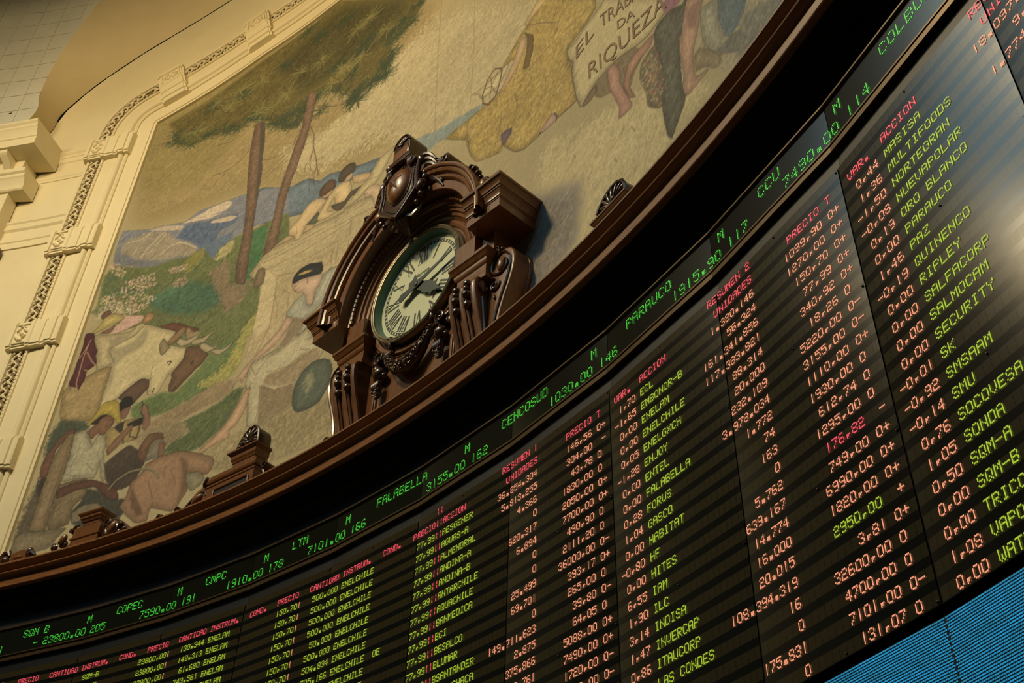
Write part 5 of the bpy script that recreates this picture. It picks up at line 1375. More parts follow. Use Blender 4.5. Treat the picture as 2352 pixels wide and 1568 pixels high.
('f',(190,170,104),[1855,1841,1839,1810,1823,1777,1800,1757,1745,1741,1709,1737,1714,1745,1754,1777,1780,1795,1791,1817,1807,1835],1,0.5,0.08),
('f',(208,172,116),[1769,1753,1785,1759,1807,1752,1837,1713,1826,1694,1810,1685,1797,1722,1778,1730],1,0.5,0.07),
('l',(110,90,56),[1843,1816,1821,1790,1809,1775,1775,1787],1.1,0.7,0),
('l',(110,90,56),[1792,1769,1761,1749,1746,1732],1.1,0.7,0),
('f',(196,150,120),[1036,1664,1051,1684,1069,1705,1122,1690,1123,1672,1095,1665,1059,1657],2.5,0,0.14),
('f',(126,76,48),[1187,1635,1230,1629,1256,1616,1316,1578,1294,1575,1243,1599,1207,1621],1,0.5,0.12),
('f',(192,172,106),[1033,1653,1085,1660,1140,1657,1184,1632,1243,1598,1232,1565,1292,1535,1292,1508,1275,1484,1259,1472,1247,1444,1239,1426,1211,1431,1204,1448,1203,1474,1173,1485,1151,1473,1123,1449,1070,1426,1065,1468,1071,1531,1067,1560,1057,1604],1.2,0.5,0.1),
('f',(156,142,92),[1057,1604,1093,1605,1121,1617,1140,1643,1156,1633,1151,1588,1103,1572,1083,1551,1090,1513,1086,1484,1077,1458,1071,1532],9,0,0.12),
('f',(150,132,80),[1207,1558,1204,1579,1210,1590,1225,1574,1238,1556,1229,1544,1219,1538],1.5,0.6,0.1),
('f',(112,80,48),[1292,1535,1335,1523,1365,1487,1354,1468,1334,1454,1308,1430,1290,1415,1273,1421,1268,1438,1271,1459,1266,1470,1279,1487,1293,1505],1.2,0.5,0.12),
('f',(102,74,52),[1123,1449,1143,1469,1173,1486,1187,1483,1203,1474,1206,1451,1182,1427,1172,1418],1.2,0.4,0.1),
('f',(186,166,108),[1255,1563,1271,1546,1294,1542,1314,1550,1329,1572,1307,1561,1285,1559,1264,1571],1,0.7,0.06),
('f',(186,166,108),[1304,1538,1342,1530,1365,1556,1338,1545,1308,1550],1,0.7,0.06),
('f',(186,166,108),[1336,1517,1355,1497,1378,1497,1400,1515,1376,1504,1348,1526,1336,1529],1,0.7,0.06),
('f',(186,166,108),[1370,1494,1397,1474,1422,1479,1437,1498,1411,1486,1385,1494],1,0.7,0.06),
('f',(152,118,66),[1228,1571,1234,1582,1263,1606,1277,1591,1256,1570,1238,1563],1,0.6,0.1),
('f',(168,140,84),[1276,1594,1284,1596,1298,1577,1322,1572,1316,1561,1284,1562],1.5,0.4,0.1),
('l',(44,40,34),[1243,1510,1250,1512,1256,1506,1250,1500],3.0,0.85,0),
('l',(44,40,34),[1223,1435,1225,1444],3.2,0.85,0),
('l',(44,40,34),[1287,1418,1289,1428],2.8,0.85,0),
('l',(44,40,34),[1321,1478,1322,1486],3.4,0.85,0),
('l',(112,92,56),[1205,1473,1202,1492,1201,1518],1.2,0.6,0),
('l',(112,92,56),[1211,1431,1204,1448],1.2,0.6,0),
('l',(112,92,56),[1207,1558,1219,1538],1.2,0.6,0),
('l',(112,92,56),[1258,1551,1293,1530],1.2,0.6,0),
('f',(160,132,72),[956,1523,1029,1552,1071,1554,1074,1531,1074,1469,1073,1406,973,1423,948,1507],1.5,0.4,0.16),
('s',[(126,102,58),(178,150,86),(140,116,64)],[966,1505,1032,1543,1068,1542,1071,1411,983,1432],90,14,(64,1.4)),
('f',(98,44,46),[957,1682,983,1677,1011,1620,1011,1604,1022,1575,1001,1560,1001,1533,994,1508,981,1519,958,1529,961,1567,961,1608,962,1642],1.2,0.4,0.12),
('l',(176,142,84),[977,1646,975,1604,980,1530,989,1510],3.0,0.8,0),
('l',(176,142,84),[981,1621,1004,1589,1024,1568],3.0,0.8,0),
('l',(176,142,84),[980,1659,973,1630,963,1607],3.0,0.8,0),
('l',(176,142,84),[992,1565,1005,1559],3.0,0.8,0),
('f',(184,164,102),[989,1671,1027,1660,1093,1648,1114,1663,1131,1667,1137,1655,1117,1631,1088,1622,1052,1614,1052,1600,1075,1564,1029,1555,1011,1617,991,1653],1,0.5,0.1),
('f',(150,136,88),[1036,1643,1081,1643,1106,1649,1098,1631,1053,1619],5,0,0.1),
('f',(186,132,78),[1127,1670,1135,1693,1156,1683,1156,1668,1135,1660],1,0.5,0.07),
('f',(150,98,70),[1000,1672,1025,1680,1042,1689,1040,1675,1030,1664],1.5,0.3,0.08),
('f',(190,166,78),[976,1682,992,1699,998,1716,1010,1727,1029,1725,1051,1715,1064,1701,1048,1694,1023,1687,998,1680,981,1678],1,0.5,0.1),
('f',(128,86,62),[988,1725,992,1741,1005,1744,1018,1732,1010,1727,997,1717],1.2,0.4,0.1),
('l',(112,92,54),[1040,1720,1121,1691,1231,1643,1258,1626],1.0,0.7,0),
('f',(70,78,52),[955,1350,958,1406,980,1427,1052,1403,1063,1386,1031,1377,1002,1362,970,1330],8,0,0.2),
('f',(92,80,52),[954,1126,957,1206,974,1297,1019,1266,1024,1187,1032,1136],8,0,0.2),
('f',(62,54,38),[967,1261,978,1285,1019,1266,1033,1234,1028,1191,980,1232],8,0,0.15),
('f',(74,62,44),[1143,1273,1196,1303,1227,1286,1258,1242,1238,1197,1199,1194,1162,1224],3,0.2,0.18),
('f',(66,66,48),[1110,1219,1145,1208,1213,1171,1242,1156,1230,1118,1168,1107,1103,1136,1087,1166,1106,1189],5,0,0.2),
('f',(122,104,66),[1093,1165,1121,1178,1157,1173,1174,1154,1142,1151,1123,1141,1101,1141],3,0.2,0.14),
('f',(158,132,66),[1117,1366,1150,1368,1164,1378,1210,1370,1219,1339,1213,1314,1178,1316,1157,1301,1143,1292,1127,1331],1.2,0.4,0.16),
('f',(54,50,38),[1182,1367,1216,1371,1219,1353,1195,1352,1174,1361],1,0.3,0.08),
('f',(58,54,40),[1139,1366,1148,1374,1163,1373,1166,1353,1160,1346],2,0.2,0.1),
('l',(50,46,34),[1213,1350,1215,1317,1191,1329,1192,1345],3.0,0.7,0),
('l',(50,46,34),[1169,1336,1180,1314],3.0,0.7,0),
('f',(148,102,68),[1137,1306,1150,1330,1177,1355,1191,1360,1192,1348,1167,1317,1145,1296],1,0.5,0.07),
('f',(152,108,72),[1200,1398,1205,1408,1215,1405,1234,1370,1243,1349,1233,1333,1222,1342,1220,1367,1205,1387],1,0.5,0.07),
('l',(48,44,36),[1194,1414,1200,1418,1205,1408,1208,1382,1216,1374],1.8,0.85,0),
('f',(146,98,66),[1143,1406,1167,1416,1169,1401,1163,1383,1153,1385],1,0.4,0.06),
('f',(40,38,32),[1132,1430,1143,1446,1163,1441,1175,1420,1168,1415,1151,1412,1141,1406],1,0.2,0.08),
('f',(136,92,58),[1059,1373,1082,1392,1079,1407,1096,1408,1122,1402,1134,1378,1122,1367,1117,1355,1105,1356,1094,1364,1088,1357,1081,1352],1,0.5,0.08),
('f',(56,42,30),[1065,1397,1089,1413,1109,1409,1091,1401,1085,1390,1073,1391],1.2,0.1,0.08),
('f',(184,156,48),[1051,1397,1066,1413,1072,1428,1087,1448,1114,1446,1131,1433,1142,1403,1153,1378,1146,1374,1128,1393,1115,1405,1092,1415,1074,1408,1061,1393],1,0.5,0.12),
('l',(70,46,32),[1115,1392,1127,1390],1.4,0.8,0),
('l',(70,46,32),[1119,1374,1110,1375],1.4,0.8,0),
('l',(70,46,32),[1129,1380,1126,1375],1.4,0.8,0),
('f',(164,154,104),[1028,1377,1056,1382,1089,1335,1096,1357,1115,1353,1128,1330,1131,1302,1157,1233,1149,1229,1128,1276,1125,1243,1080,1251,1031,1255,1028,1279,1032,1316,1028,1355],1.2,0.5,0.14),
('l',(98,96,68),[1059,1373,1090,1329],1.6,0.6,0),
('l',(98,96,68),[1112,1335,1114,1302,1134,1265,1141,1237],1.6,0.6,0),
('l',(98,96,68),[1035,1332,1029,1301],1.6,0.6,0),
('l',(98,96,68),[1033,1273,1078,1258],1.6,0.6,0),
('l',(98,96,68),[1052,1350,1054,1311,1045,1287],1.6,0.6,0),
('l',(98,96,68),[1090,1286,1116,1262],1.6,0.6,0),
('f',(122,80,52),[986,1376,1014,1396,1028,1381,1004,1372,987,1343,990,1309,990,1277,968,1279,960,1310,965,1339],1,0.4,0.1),
('f',(124,104,62),[1028,1248,1104,1246,1115,1207,1089,1178,1091,1140,1044,1133,1028,1161,1034,1207],1.5,0.3,0.18),
('s',[(92,78,48),(146,124,76)],[1029,1238,1104,1238,1084,1174,1084,1142,1043,1136],60,14,(72,1.6)),
('f',(136,112,68),[1008,1380,1026,1379,1030,1333,1033,1276,1029,1237,1028,1186,1031,1138,987,1146,986,1194,985,1260,986,1321],1.2,0.5,0.14),
('l',(96,76,48),[1023,1368,1021,1292,1019,1193,1028,1139],2.4,0.5,0),
('f',(110,70,46),[1029,1234,1066,1242,1117,1240,1164,1218,1199,1196,1211,1169,1183,1178,1153,1203,1131,1219,1085,1222,1037,1212],1.2,0.5,0.14),
('f',(120,84,50),[1234,1263,1231,1290,1249,1317,1283,1310,1297,1292,1273,1296,1259,1277,1257,1246,1243,1253],1.2,0.5,0.12),
('f',(128,118,86),[1256,1246,1261,1276,1284,1296,1304,1279,1305,1248,1274,1247],1.2,0.3,0.14),
('f',(140,98,66),[1286,1285,1300,1281,1310,1257,1305,1243,1292,1250],1,0.3,0.06),
('f',(152,112,70),[1263,1238,1301,1247,1360,1242,1448,1200,1462,1178,1448,1158,1388,1182,1403,1139,1387,1108,1374,1098,1311,1123,1309,1095,1277,1099,1223,1146,1232,1166,1235,1200,1250,1213,1265,1229],1.2,0.5,0.1),
('f',(108,76,48),[1245,1155,1244,1185,1279,1137,1294,1113,1275,1114],6,0,0.1),
('f',(116,84,54),[1361,1226,1388,1203,1399,1141,1384,1117,1380,1171],7,0,0.1),
('l',(104,74,46),[1283,1194,1304,1156,1316,1127],2.2,0.55,0),
('l',(104,74,46),[1321,1218,1328,1186],2.2,0.55,0),
('l',(104,74,46),[1364,1225,1383,1182,1400,1140],2.2,0.55,0),
('l',(104,74,46),[1343,1202,1365,1163],2.2,0.55,0),
('l',(66,62,40),[1176,1202,1192,1219,1221,1231,1267,1228,1295,1213,1311,1193],5.6,0.6,0),
('l',(134,126,78),[1176,1203,1191,1220,1221,1232,1267,1229,1294,1215,1309,1195],3.4,0.9,0),
('f',(142,130,84),[1389,1177,1424,1173,1445,1150,1434,1137,1416,1131,1396,1151],1.5,0.5,0.12),
('f',(128,112,70),[955,1131,969,1143,1043,1136,1088,1131,1073,1113,1056,1092,962,1090],2,0.3,0.18),
('f',(172,142,60),[2240,1857,2256,1861,2280,1875,2314,1895,2449,1730,2454,1685,2425,1672,2378,1658,2376,1625,2392,1576,2397,1493,2346,1497,2292,1498,2255,1498,2231,1513,2195,1560,2187,1549,2118,1582,2094,1628,2084,1671,2015,1732,2069,1734,2128,1732,2171,1733,2213,1754,2221,1794,2181,1803,2230,1849],1.2,0.4,0.25),
('s',[(196,168,78),(160,122,46),(186,128,44),(206,186,118),(140,116,62),(176,158,96)],[2240,1857,2256,1861,2280,1875,2314,1895,2449,1730,2454,1685,2425,1672,2378,1658,2376,1625,2392,1576,2397,1493,2346,1497,2292,1498,2255,1498,2231,1513,2195,1560,2187,1549,2118,1582,2094,1628,2084,1671,2015,1732,2069,1734,2128,1732,2171,1733,2213,1754,2221,1794,2181,1803,2230,1849],1000,13,(62,2.0)),
('l',(104,80,56),[2439,1709,2379,1719,2314,1723,2276,1717,2237,1703],2.0,0.7,0),
('l',(104,80,56),[2274,1805,2269,1759,2259,1727],2.0,0.7,0),
('l',(104,80,56),[2225,1678,2233,1636,2222,1596],2.0,0.7,0),
('l',(104,80,56),[2085,1698,2084,1662,2100,1613],2.0,0.7,0),
('l',(104,80,56),[2347,1819,2334,1791],2.0,0.7,0),
('l',(104,80,56),[2253,1864,2301,1820,2344,1773],2.0,0.7,0),
('l',(104,80,56),[2347,1752,2334,1736],2.0,0.7,0),
('l',(104,80,56),[2187,1666,2181,1613],2.0,0.7,0),
('l',(88,74,64),[2396,1493,2346,1496,2292,1498,2255,1498,2230,1514,2205,1546],1.8,0.8,0),
('f',(128,98,48),[2247,1846,2274,1809,2275,1766,2263,1724,2246,1734,2255,1777,2257,1820],2,0.3,0.12),
('f',(204,162,100),[2237,1838,2255,1823,2249,1789,2223,1750,2192,1727,2177,1727,2196,1756,2215,1786],1,0.5,0.06),
('f',(206,170,90),[2248,1876,2269,1897,2293,1915,2317,1883,2273,1871,2254,1865],1,0.4,0.07),
('f',(196,176,110),[2090,1805,2121,1798,2194,1800,2202,1786,2170,1755,2123,1761,2112,1786],1.2,0.5,0.08),
('l',(116,86,46),[2178,1805,2157,1823,2137,1807,2124,1771,2128,1742,2145,1723,2165,1730,2176,1763,2181,1792,2178,1805],4.2,0.9,0),
('l',(70,52,34),[2178,1805,2157,1823,2137,1807,2124,1771,2128,1742,2145,1723,2165,1730,2176,1763,2181,1792,2178,1805],1.0,0.6,0),
('l',(104,78,44),[2151,1775,2132,1784],2.0,0.8,0),
('l',(104,78,44),[2151,1775,2168,1802],2.0,0.8,0),
('l',(104,78,44),[2151,1775,2147,1742],2.0,0.8,0),
('l',(104,78,44),[2151,1775,2166,1739],2.0,0.8,0),
('l',(104,78,44),[2151,1775,2147,1808],2.0,0.8,0),
('f',(196,156,116),[2301,1507,2316,1517,2333,1521,2343,1508,2340,1494,2319,1495,2301,1501],1,0.5,0.06),
('l',(74,60,62),[2299,1502,2295,1500],3.0,0.8,0),
('l',(74,60,62),[2337,1518,2344,1503,2341,1494],2.8,0.8,0),
('f',(116,96,94),[2187,1598,2216,1592,2216,1575,2198,1563,2192,1566],1.2,0.4,0.08),
('f',(152,138,92),[2703,1379,2858,1192,2760,1192,2726,1204,2715,1224,2686,1260],6,0,0.2),
('f',(118,116,88),[2781,1259,2826,1232,2858,1192,2760,1194,2758,1223],6,0,0.22),
('f',(90,108,98),[2734,1360,2789,1286,2769,1258,2746,1255,2734,1284],3,0.2,0.2),
('f',(158,152,108),[2700,1377,2736,1357,2732,1316,2737,1266,2716,1257,2698,1290,2695,1341],2,0.3,0.16),
('f',(152,132,84),[2689,1299,2727,1240,2716,1225,2691,1255,2674,1264,2674,1300],3,0.3,0.16),
('f',(108,106,82),[2722,1256,2763,1248,2776,1216,2761,1209,2732,1235],2.5,0.2,0.16),
('s',[(120,124,104),(170,160,112),(92,104,96),(150,120,84)],[2703,1379,2789,1286,2852,1202,2768,1201,2721,1248,2695,1325],220,14,(72,1.6)),
('f',(124,106,66),[2472,1487,2509,1484,2548,1468,2567,1429,2544,1411,2525,1378,2514,1386,2483,1424,2458,1436,2444,1456,2445,1483],2,0.2,0.14),
('f',(182,130,88),[2595,1447,2582,1428,2556,1424,2533,1411,2529,1386,2539,1354,2525,1369,2515,1409,2530,1449,2559,1452],1.2,0.5,0.08),
('f',(194,138,100),[2477,1485,2497,1482,2508,1451,2506,1430,2518,1387,2529,1354,2531,1339,2512,1340,2499,1344,2502,1369,2493,1398,2481,1437],1.2,0.5,0.08),
('f',(96,94,66),[2604,1458,2634,1458,2663,1436,2674,1442,2710,1394,2674,1364,2649,1373,2645,1318,2643,1279,2645,1233,2625,1207,2610,1188,2601,1208,2597,1260,2602,1330,2594,1415,2595,1447],2,0.3,0.25),
('s',[(74,78,60),(120,112,76),(104,86,68),(86,96,72)],[2603,1454,2661,1432,2643,1321,2643,1236,2610,1192,2598,1269],260,14,(76,1.6)),
('f',(132,114,70),[2553,1384,2561,1413,2594,1420,2605,1353,2596,1271,2574,1293,2566,1307,2565,1337],2,0.3,0.22),
('d',[(128,66,58),(150,84,70),(66,88,92),(190,164,96),(84,96,58),(176,150,84)],[2555,1382,2566,1409,2594,1415,2603,1356,2612,1283,2596,1274,2568,1306],190,2.4,0.8),
('f',(188,142,98),[2669,1423,2678,1436,2708,1397,2697,1370,2687,1339,2672,1306,2670,1269,2675,1251,2696,1243,2696,1239,2676,1238,2658,1236,2646,1241,2644,1264,2650,1292,2646,1347,2652,1372],1.2,0.5,0.1),
('f',(150,108,78),[2670,1415,2702,1396,2693,1369,2686,1354,2669,1367],5,0,0.1),
('f',(192,172,104),[2374,1648,2380,1654,2403,1658,2425,1669,2466,1676,2493,1676,2638,1491,2627,1464,2605,1463,2582,1459,2554,1466,2510,1485,2478,1491,2446,1486,2413,1468,2407,1464,2396,1500,2390,1541,2385,1583,2389,1601,2377,1626],1,0.6,0.08),
('f',(146,118,74),[2412,1466,2424,1476,2445,1481,2448,1466,2433,1456,2415,1458],1,0.7,0.1),
('l',(100,76,54),[2633,1469,2605,1463,2582,1459,2554,1466,2510,1485,2478,1491,2446,1486,2413,1468],1.5,0.8,0),
('l',(92,70,54),[2374,1648,2377,1626,2389,1600,2385,1582,2390,1541,2396,1500,2407,1464],1.6,0.8,0),
('l',(110,78,58),[2382,1602,2388,1592],2.0,0.7,0),
('l',(110,78,58),[2383,1592,2390,1583],2.0,0.7,0),
('l',(110,78,58),[2382,1582,2389,1575],2.0,0.7,0),
('f',(150,96,96),[2618,1488,2638,1491,2667,1453,2647,1450,2626,1462],3,0.2,0.14),
('l',(120,102,60),[2075,2150,2086,1949,2087,1777],1.0,0.55,0),
('l',(120,102,60),[1955,2276,1962,2069,1978,1789],1.0,0.55,0),
('l',(116,98,64),[2092,1899,2186,1891,2267,1875],1.4,0.5,0),
('s',[(132,110,66),(116,98,62)],[2311,1365,2557,1297,2669,1217,2488,1192,2312,1151],60,14,(50,0.9)),
('l',(96,66,44),[2526,1299,2533,1282],1.2,0.7,0),
('l',(96,66,44),[2484,1267,2488,1256],1.2,0.7,0),
('l',(96,66,44),[2387,1365,2391,1355],1.2,0.7,0),
]
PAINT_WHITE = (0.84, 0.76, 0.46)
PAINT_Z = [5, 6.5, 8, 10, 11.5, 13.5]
LIGHT_COMP = [0.95, 1.1, 1.25, 1.3, 1.15, 0.95]  # brightness correction by height, put into the paint colour

GS = 0.009
S_0, Z_0, S_1, Z_1 = 4.72, 4.96, 16.32, 13.62
NX, NY = int((S_1 - S_0) / GS) + 1, int((Z_1 - Z_0) / GS) + 1
prng = np.random.default_rng(7)
def vnoise(cx_, cy_, rot=0.0, seed=0):
    """smooth noise over the canvas; cell sizes in metres"""
    g = np.random.default_rng(seed).random((160, 160)).astype(np.float32)
    X, Y = np.meshgrid(np.arange(NX, dtype=np.float32) * GS, np.arange(NY, dtype=np.float32) * GS)
    c, s = math.cos(rot), math.sin(rot)
    u = (X * c + Y * s) / cx_ + 400; v = (-X * s + Y * c) / cy_ + 400
    iu = np.floor(u).astype(np.int32); iv = np.floor(v).astype(np.int32)
    fu = u - iu; fv = v - iv
    fu = fu * fu * (3 - 2 * fu); fv = fv * fv * (3 - 2 * fv)
    a = g[iv % 160, iu % 160]; b = g[iv % 160, (iu + 1) % 160]; c2 = g[(iv + 1) % 160, iu % 160]; d = g[(iv + 1) % 160, (iu + 1) % 160]
    return (a + (b - a) * fu) * (1 - fv) + (c2 + (d - c2) * fu) * fv - 0.5
NA_ = vnoise(0.16, 0.05, 0.55, 1); NB_ = vnoise(0.05, 0.018, 0.75, 2); NC_ = vnoise(0.5, 0.3, 0.4, 3); ND_ = vnoise(0.022, 0.02, 0.0, 4)
NE_ = vnoise(0.012, 0.05, 0.0, 5)
TEX = NA_ * 0.45 + NB_ * 0.55 + NC_ * 0.45 + ND_ * 1.0 + NE_ * 0.6
IMG = np.zeros((NY, NX, 3), dtype=np.float32)
IMG[:] = (166, 148, 90)
def pts_px(flat):
    a = np.array(flat, dtype=np.float32).reshape(-1, 2) / 200.0
    return np.stack([(a[:, 0] - S_0) / GS, (a[:, 1] - Z_0) / GS], 1)
def window(P, m):
    x0 = max(int(P[:, 0].min() - m), 0); x1 = min(int(P[:, 0].max() + m) + 2, NX)
    y0 = max(int(P[:, 1].min() - m), 0); y1 = min(int(P[:, 1].max() + m) + 2, NY)
    return x0, x1, y0, y1
def seg_dist(X, Y, P, closed):
    d = np.full(X.shape, 1e9, dtype=np.float32); n = len(P)
    for i in range(n if closed else n - 1):
        a = P[i]; b = P[(i + 1) % n]; e = b - a; l2 = float(e @ e) + 1e-9
        t = np.clip(((X - a[0]) * e[0] + (Y - a[1]) * e[1]) / l2, 0, 1)
        d = np.minimum(d, (X - a[0] - t * e[0]) ** 2 + (Y - a[1] - t * e[1]) ** 2)
    return np.sqrt(d)
def inside(X, Y, P):
    r = np.zeros(X.shape, dtype=bool); n = len(P)
    for i in range(n):
        x0, y0 = P[i]; x1, y1 = P[(i + 1) % n]
        if y0 == y1: continue
        r ^= ((y0 > Y) != (y1 > Y)) & (X < (x1 - x0) * (Y - y0) / (y1 - y0) + x0)
    return r
def smooth_closed(P, k=3):
    n = len(P); out = []
    for i in range(n):
        p0, p1, p2, p3 = P[i - 1], P[i], P[(i + 1) % n], P[(i + 2) % n]
        for j in range(k):
            t = j / k
            out.append(p1 + (p2 - p1) * t + 0.24 * ((p2 - p0) * t * (1 - t) ** 2 - (p3 - p1) * t * t * (1 - t)))
    return np.array(out, dtype=np.float32)
PXM = 0.0030 / GS                            # a brush unit is about 3 mm
def do_fill(col, flat, soft, ln, tex):
    P = pts_px(flat)
    sf = max(0.7, soft * PXM * 1.3)
    x0, x1, y0, y1 = window(P, sf * 3 + 3)
    if x1 <= x0 or y1 <= y0: return
    Y, X = np.mgrid[y0:y1, x0:x1].astype(np.float32)
    t = TEX[y0:y1, x0:x1]
    wob = min(2.2, 0.4 + soft * 0.25)
    Xw = X + t * wob; Yw = Y + NA_[y0:y1, x0:x1] * wob
    Ps = smooth_closed(P)
    d = seg_dist(Xw, Yw, Ps, True)
    sd = np.where(inside(Xw, Yw, Ps), d, -d)
    if soft > 5: sd = sd + t * sf * 1.2
    a = np.clip(sd / (2 * sf) + 0.5, 0, 1); a = (a * a * (3 - 2 * a))[..., None]
    c = np.array(col, dtype=np.float32) * (1 + tex * 0.8 * t)[..., None]
    if ln >= 0.25:                           # contours are worked up in a darker glaze
        c = c * (0.80 + 0.20 * np.clip(sd / 9.0, 0, 1))[..., None]
    R_ = IMG[y0:y1, x0:x1]
    R_ += (c - R_) * a
    if ln:
        k = np.clip(1.3 - np.abs(sd) / 0.75, 0, 1)[..., None] * ln * 0.95
        R_ += (np.array(col, dtype=np.float32) * 0.42 - R_) * k
def do_line(col, P, w, al):
    hw = max(0.45, w * PXM * 0.9)
    x0, x1, y0, y1 = window(P, hw + 2)
    if x1 <= x0 or y1 <= y0: return
    Y, X = np.mgrid[y0:y1, x0:x1].astype(np.float32)
    d = seg_dist(X, Y, P, False)
    k = (np.clip((hw + 0.6 - d) / 1.1, 0, 1) * al * min(1.0, hw / 0.45))[..., None]
    R_ = IMG[y0:y1, x0:x1]; R_ += (np.array(col, dtype=np.float32) - R_) * k
def rnd_in(P, n):
    x0, x1, y0, y1 = P[:, 0].min(), P[:, 0].max(), P[:, 1].min(), P[:, 1].max()
    q = prng.random((n * 4, 2)).astype(np.float32) * (x1 - x0, y1 - y0) + (x0, y0)
    q = q[inside(q[:, 0], q[:, 1], P)]
    return q[:n]
for kind, col, flat, a, b, c in MURAL:
    if kind == 'f': do_fill(col, flat, a, b, c)
    elif kind == 'l': do_line(col, pts_px(flat), a, b)
    elif kind == 'n':
        p = pts_px(flat)[0]
        for i in range(a):
            an = prng.uniform(0, 2 * PI); l = b * PXM * 2.6 * prng.uniform(0.5, 1.2); r0 = l * prng.uniform(0.0, 0.35)
            dv = np.array((math.cos(an), math.sin(an) * 0.8), dtype=np.float32); nv = np.array((-dv[1], dv[0]), dtype=np.float32)
            do_line(col[i % len(col)], np.array([p + dv * r0, p + dv * l * 0.6 + nv * l * 0.05, p + dv * l + nv * l * 0.16], dtype=np.float32), c, 0.75)
    elif kind == 'd':
        P = pts_px(flat)
        for q in rnd_in(P, a):
            do_line(col[prng.integers(len(col))], np.array([q, q + prng.normal(size=2) * b * PXM * 1.2], dtype=np.float32), b * prng.uniform(0.7, 1.5), c)
    elif kind == 's':
        P = pts_px(flat); an, w = c
        for q in rnd_in(P, a):
            t = R(an) + prng.normal() * 0.28; l = b * PXM * prng.uniform(0.5, 1.3)
            do_line(col[prng.integers(len(col))], np.array([q, q + np.array((math.cos(t), math.sin(t))) * l], dtype=np.float32), w * prng.uniform(0.7, 1.3), 0.34)
IMG *= (1 + 0.045 * TEX)[..., None]
LUM = IMG @ np.array((0.3, 0.59, 0.11), dtype=np.float32)
IMG += (LUM[..., None] * np.array((1.10, 1.0, 0.70), dtype=np.float32) - IMG) * 0.30
IMG = np.clip(IMG, 6, 250) / 255.0
LINC = np.where(IMG <= 0.04045, IMG / 12.92, ((IMG + 0.055) / 1.055) ** 2.4)
# paint colour; light fall-off by height is worked into it to balance the lamps
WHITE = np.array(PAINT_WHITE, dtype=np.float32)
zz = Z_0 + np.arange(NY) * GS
FALL = np.interp(zz, PAINT_Z, LIGHT_COMP).astype(np.float32)
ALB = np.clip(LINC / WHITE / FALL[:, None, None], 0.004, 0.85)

# mesh: fine where the picture is seen close, coarse above
BK = 8
bx, by = (NX - 1) // BK, (NY - 1) // BK
idx = -np.ones((NY, NX), dtype=np.int64)
fine = np.zeros((by, bx), dtype=bool)
topz = np.interp(S_0 + (np.arange(bx) + 0.5) * BK * GS, [e[0] for e in EDGE[3:12]], [e[1] for e in EDGE[3:12]])
keep = np.zeros((by, bx), dtype=bool)
for j in range(by):
    z = Z_0 + (j + 0.5) * BK * GS
    s = S_0 + (np.arange(bx) + 0.5) * BK * GS
    keep[j] = z < topz + 0.05
    fine[j] = keep[j] & (z < 13.9 - np.maximum(s - 7.4, 0) * 0.98)
faces = []
used = np.zeros((NY, NX), dtype=bool)
quads = []
for j in range(by):
    for i in range(bx):
        if not keep[j, i]: continue
        y0, x0 = j * BK, i * BK
        if fine[j, i]:
            yy, xx = np.mgrid[y0:y0 + BK, x0:x0 + BK]
            quads.append(np.stack([yy * NX + xx, yy * NX + xx + 1, (yy + 1) * NX + xx + 1, (yy + 1) * NX + xx], -1).reshape(-1, 4))
        else:
            quads.append(np.array([[y0 * NX + x0, y0 * NX + x0 + BK, (y0 + BK) * NX + x0 + BK, (y0 + BK) * NX + x0]]))
quads = np.concatenate(quads)
uq, inv = np.unique(quads.ravel(), return_inverse=True)
Sg = S_0 + (uq % NX) * GS; Zg = Z_0 + (uq // NX) * GS
th = Sg / RM
org = np.array(P3(float(10.0 / RM), RM, 5.0))
co = np.stack([RM * np.sin(th), RM * np.cos(th), Zg + H], 1) - org
me = bpy.data.meshes.new('painting')
me.vertices.add(len(uq)); me.vertices.foreach_set('co', co.astype(np.float32).ravel())
nf = len(quads)
me.loops.add(nf * 4); me.loops.foreach_set('vertex_index', inv.astype(np.int32).ravel())
me.polygons.add(nf); me.polygons.foreach_set('loop_start', np.arange(0, nf * 4, 4, dtype=np.int32))
me.polygons.foreach_set('use_smooth', np.ones(nf, dtype=bool))
at = me.color_attributes.new('paint', 'FLOAT_COLOR', 'POINT')
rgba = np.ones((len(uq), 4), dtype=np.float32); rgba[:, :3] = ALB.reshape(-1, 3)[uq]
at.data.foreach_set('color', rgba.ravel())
me.update()
pm_ = bpy.data.materials.new('oil_paint_on_canvas'); pm_.use_nodes = True
nt = pm_.node_tree; N = nt.nodes; L = nt.links; b = N['Principled BSDF']
b.inputs['Roughness'].default_value = 0.75; b.inputs['Specular IOR Level'].default_value = 0.25
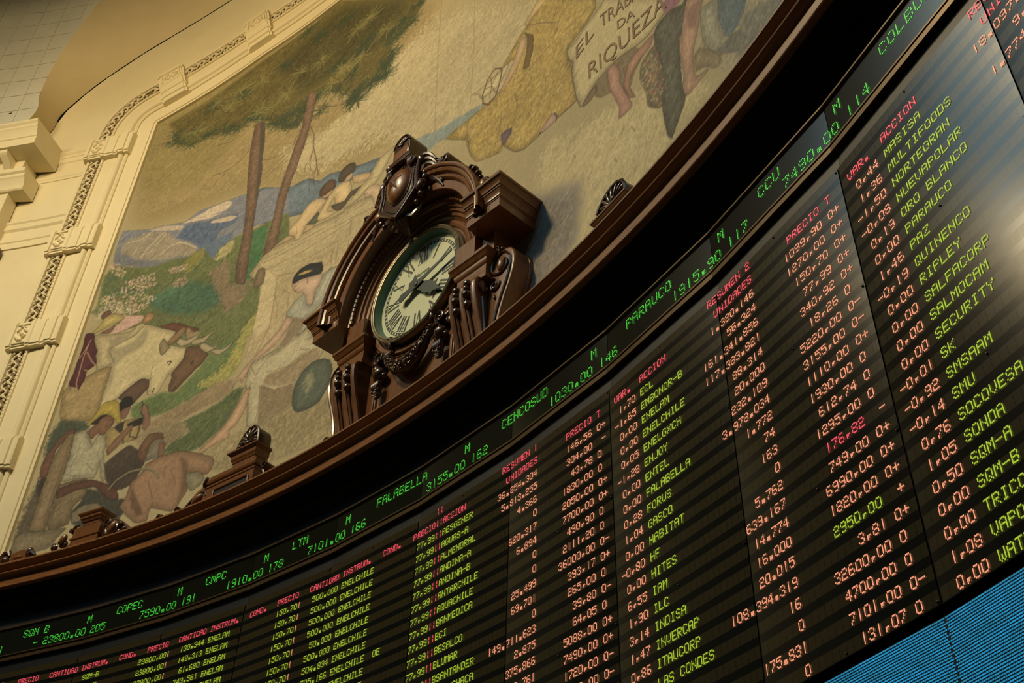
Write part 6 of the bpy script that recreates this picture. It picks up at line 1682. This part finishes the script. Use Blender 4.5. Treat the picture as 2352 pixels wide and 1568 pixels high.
ca = N.new('ShaderNodeAttribute'); ca.attribute_name = 'paint'
tc = N.new('ShaderNodeTexCoord')
n1 = N.new('ShaderNodeTexNoise'); n1.inputs['Scale'].default_value = 75; n1.inputs['Detail'].default_value = 3
L.new(tc.outputs['Object'], n1.inputs['Vector'])
mr = N.new('ShaderNodeMapRange'); mr.inputs['From Min'].default_value = 0.25; mr.inputs['From Max'].default_value = 0.75; mr.inputs['To Min'].default_value = 0.90; mr.inputs['To Max'].default_value = 1.10
L.new(n1.outputs['Fac'], mr.inputs['Value'])
mx = N.new('ShaderNodeVectorMath'); mx.operation = 'SCALE'
L.new(ca.outputs['Color'], mx.inputs[0]); L.new(mr.outputs['Result'], mx.inputs['Scale'])
L.new(mx.outputs['Vector'], b.inputs['Base Color'])
me.materials.append(pm_)
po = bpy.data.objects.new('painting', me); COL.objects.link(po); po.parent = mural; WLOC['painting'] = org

# lettering on the painted banner
letm = mat('painted_brown_lettering', (0.17, 0.105, 0.06), 0.75, var=(0.24, 0.16, 0.09), nscale=9)
def banner_text(body, s0, z0, s1, z1, size, name):
    """baseline from (s0, z0) to (s1, z1) on the wall"""
    vs, fs = text_mesh(body, 1.0)
    x0 = min(v[0] for v in vs); x1 = max(v[0] for v in vs); w = x1 - x0
    l = math.hypot(s1 - s0, z1 - z0); ca_, sa_ = (s1 - s0) / l, (z1 - z0) / l
    mb = MB()
    out = []
    for x, y, _ in vs:
        a = (x - x0) / w * l; c = y * size
        s = s0 + ca_ * a; z = z0 + sa_ * a + c
        out.append(P3(s / RM, RM - 0.004, z))
    mb.add(out, fs)
    return mb.build(name, letm, mural, smooth=False)
banner_text('EL', 11.99, 8.005, 12.235, 8.085, 0.257, 'banner_word')
banner_text('TRABAJO', 12.325, 8.075, 13.03, 7.83, 0.257, 'banner_word')
banner_text('DA', 12.545, 7.79, 12.77, 7.705, 0.174, 'banner_word')
banner_text('RIQUEZA', 12.15, 7.57, 13.145, 7.365, 0.292, 'banner_word')
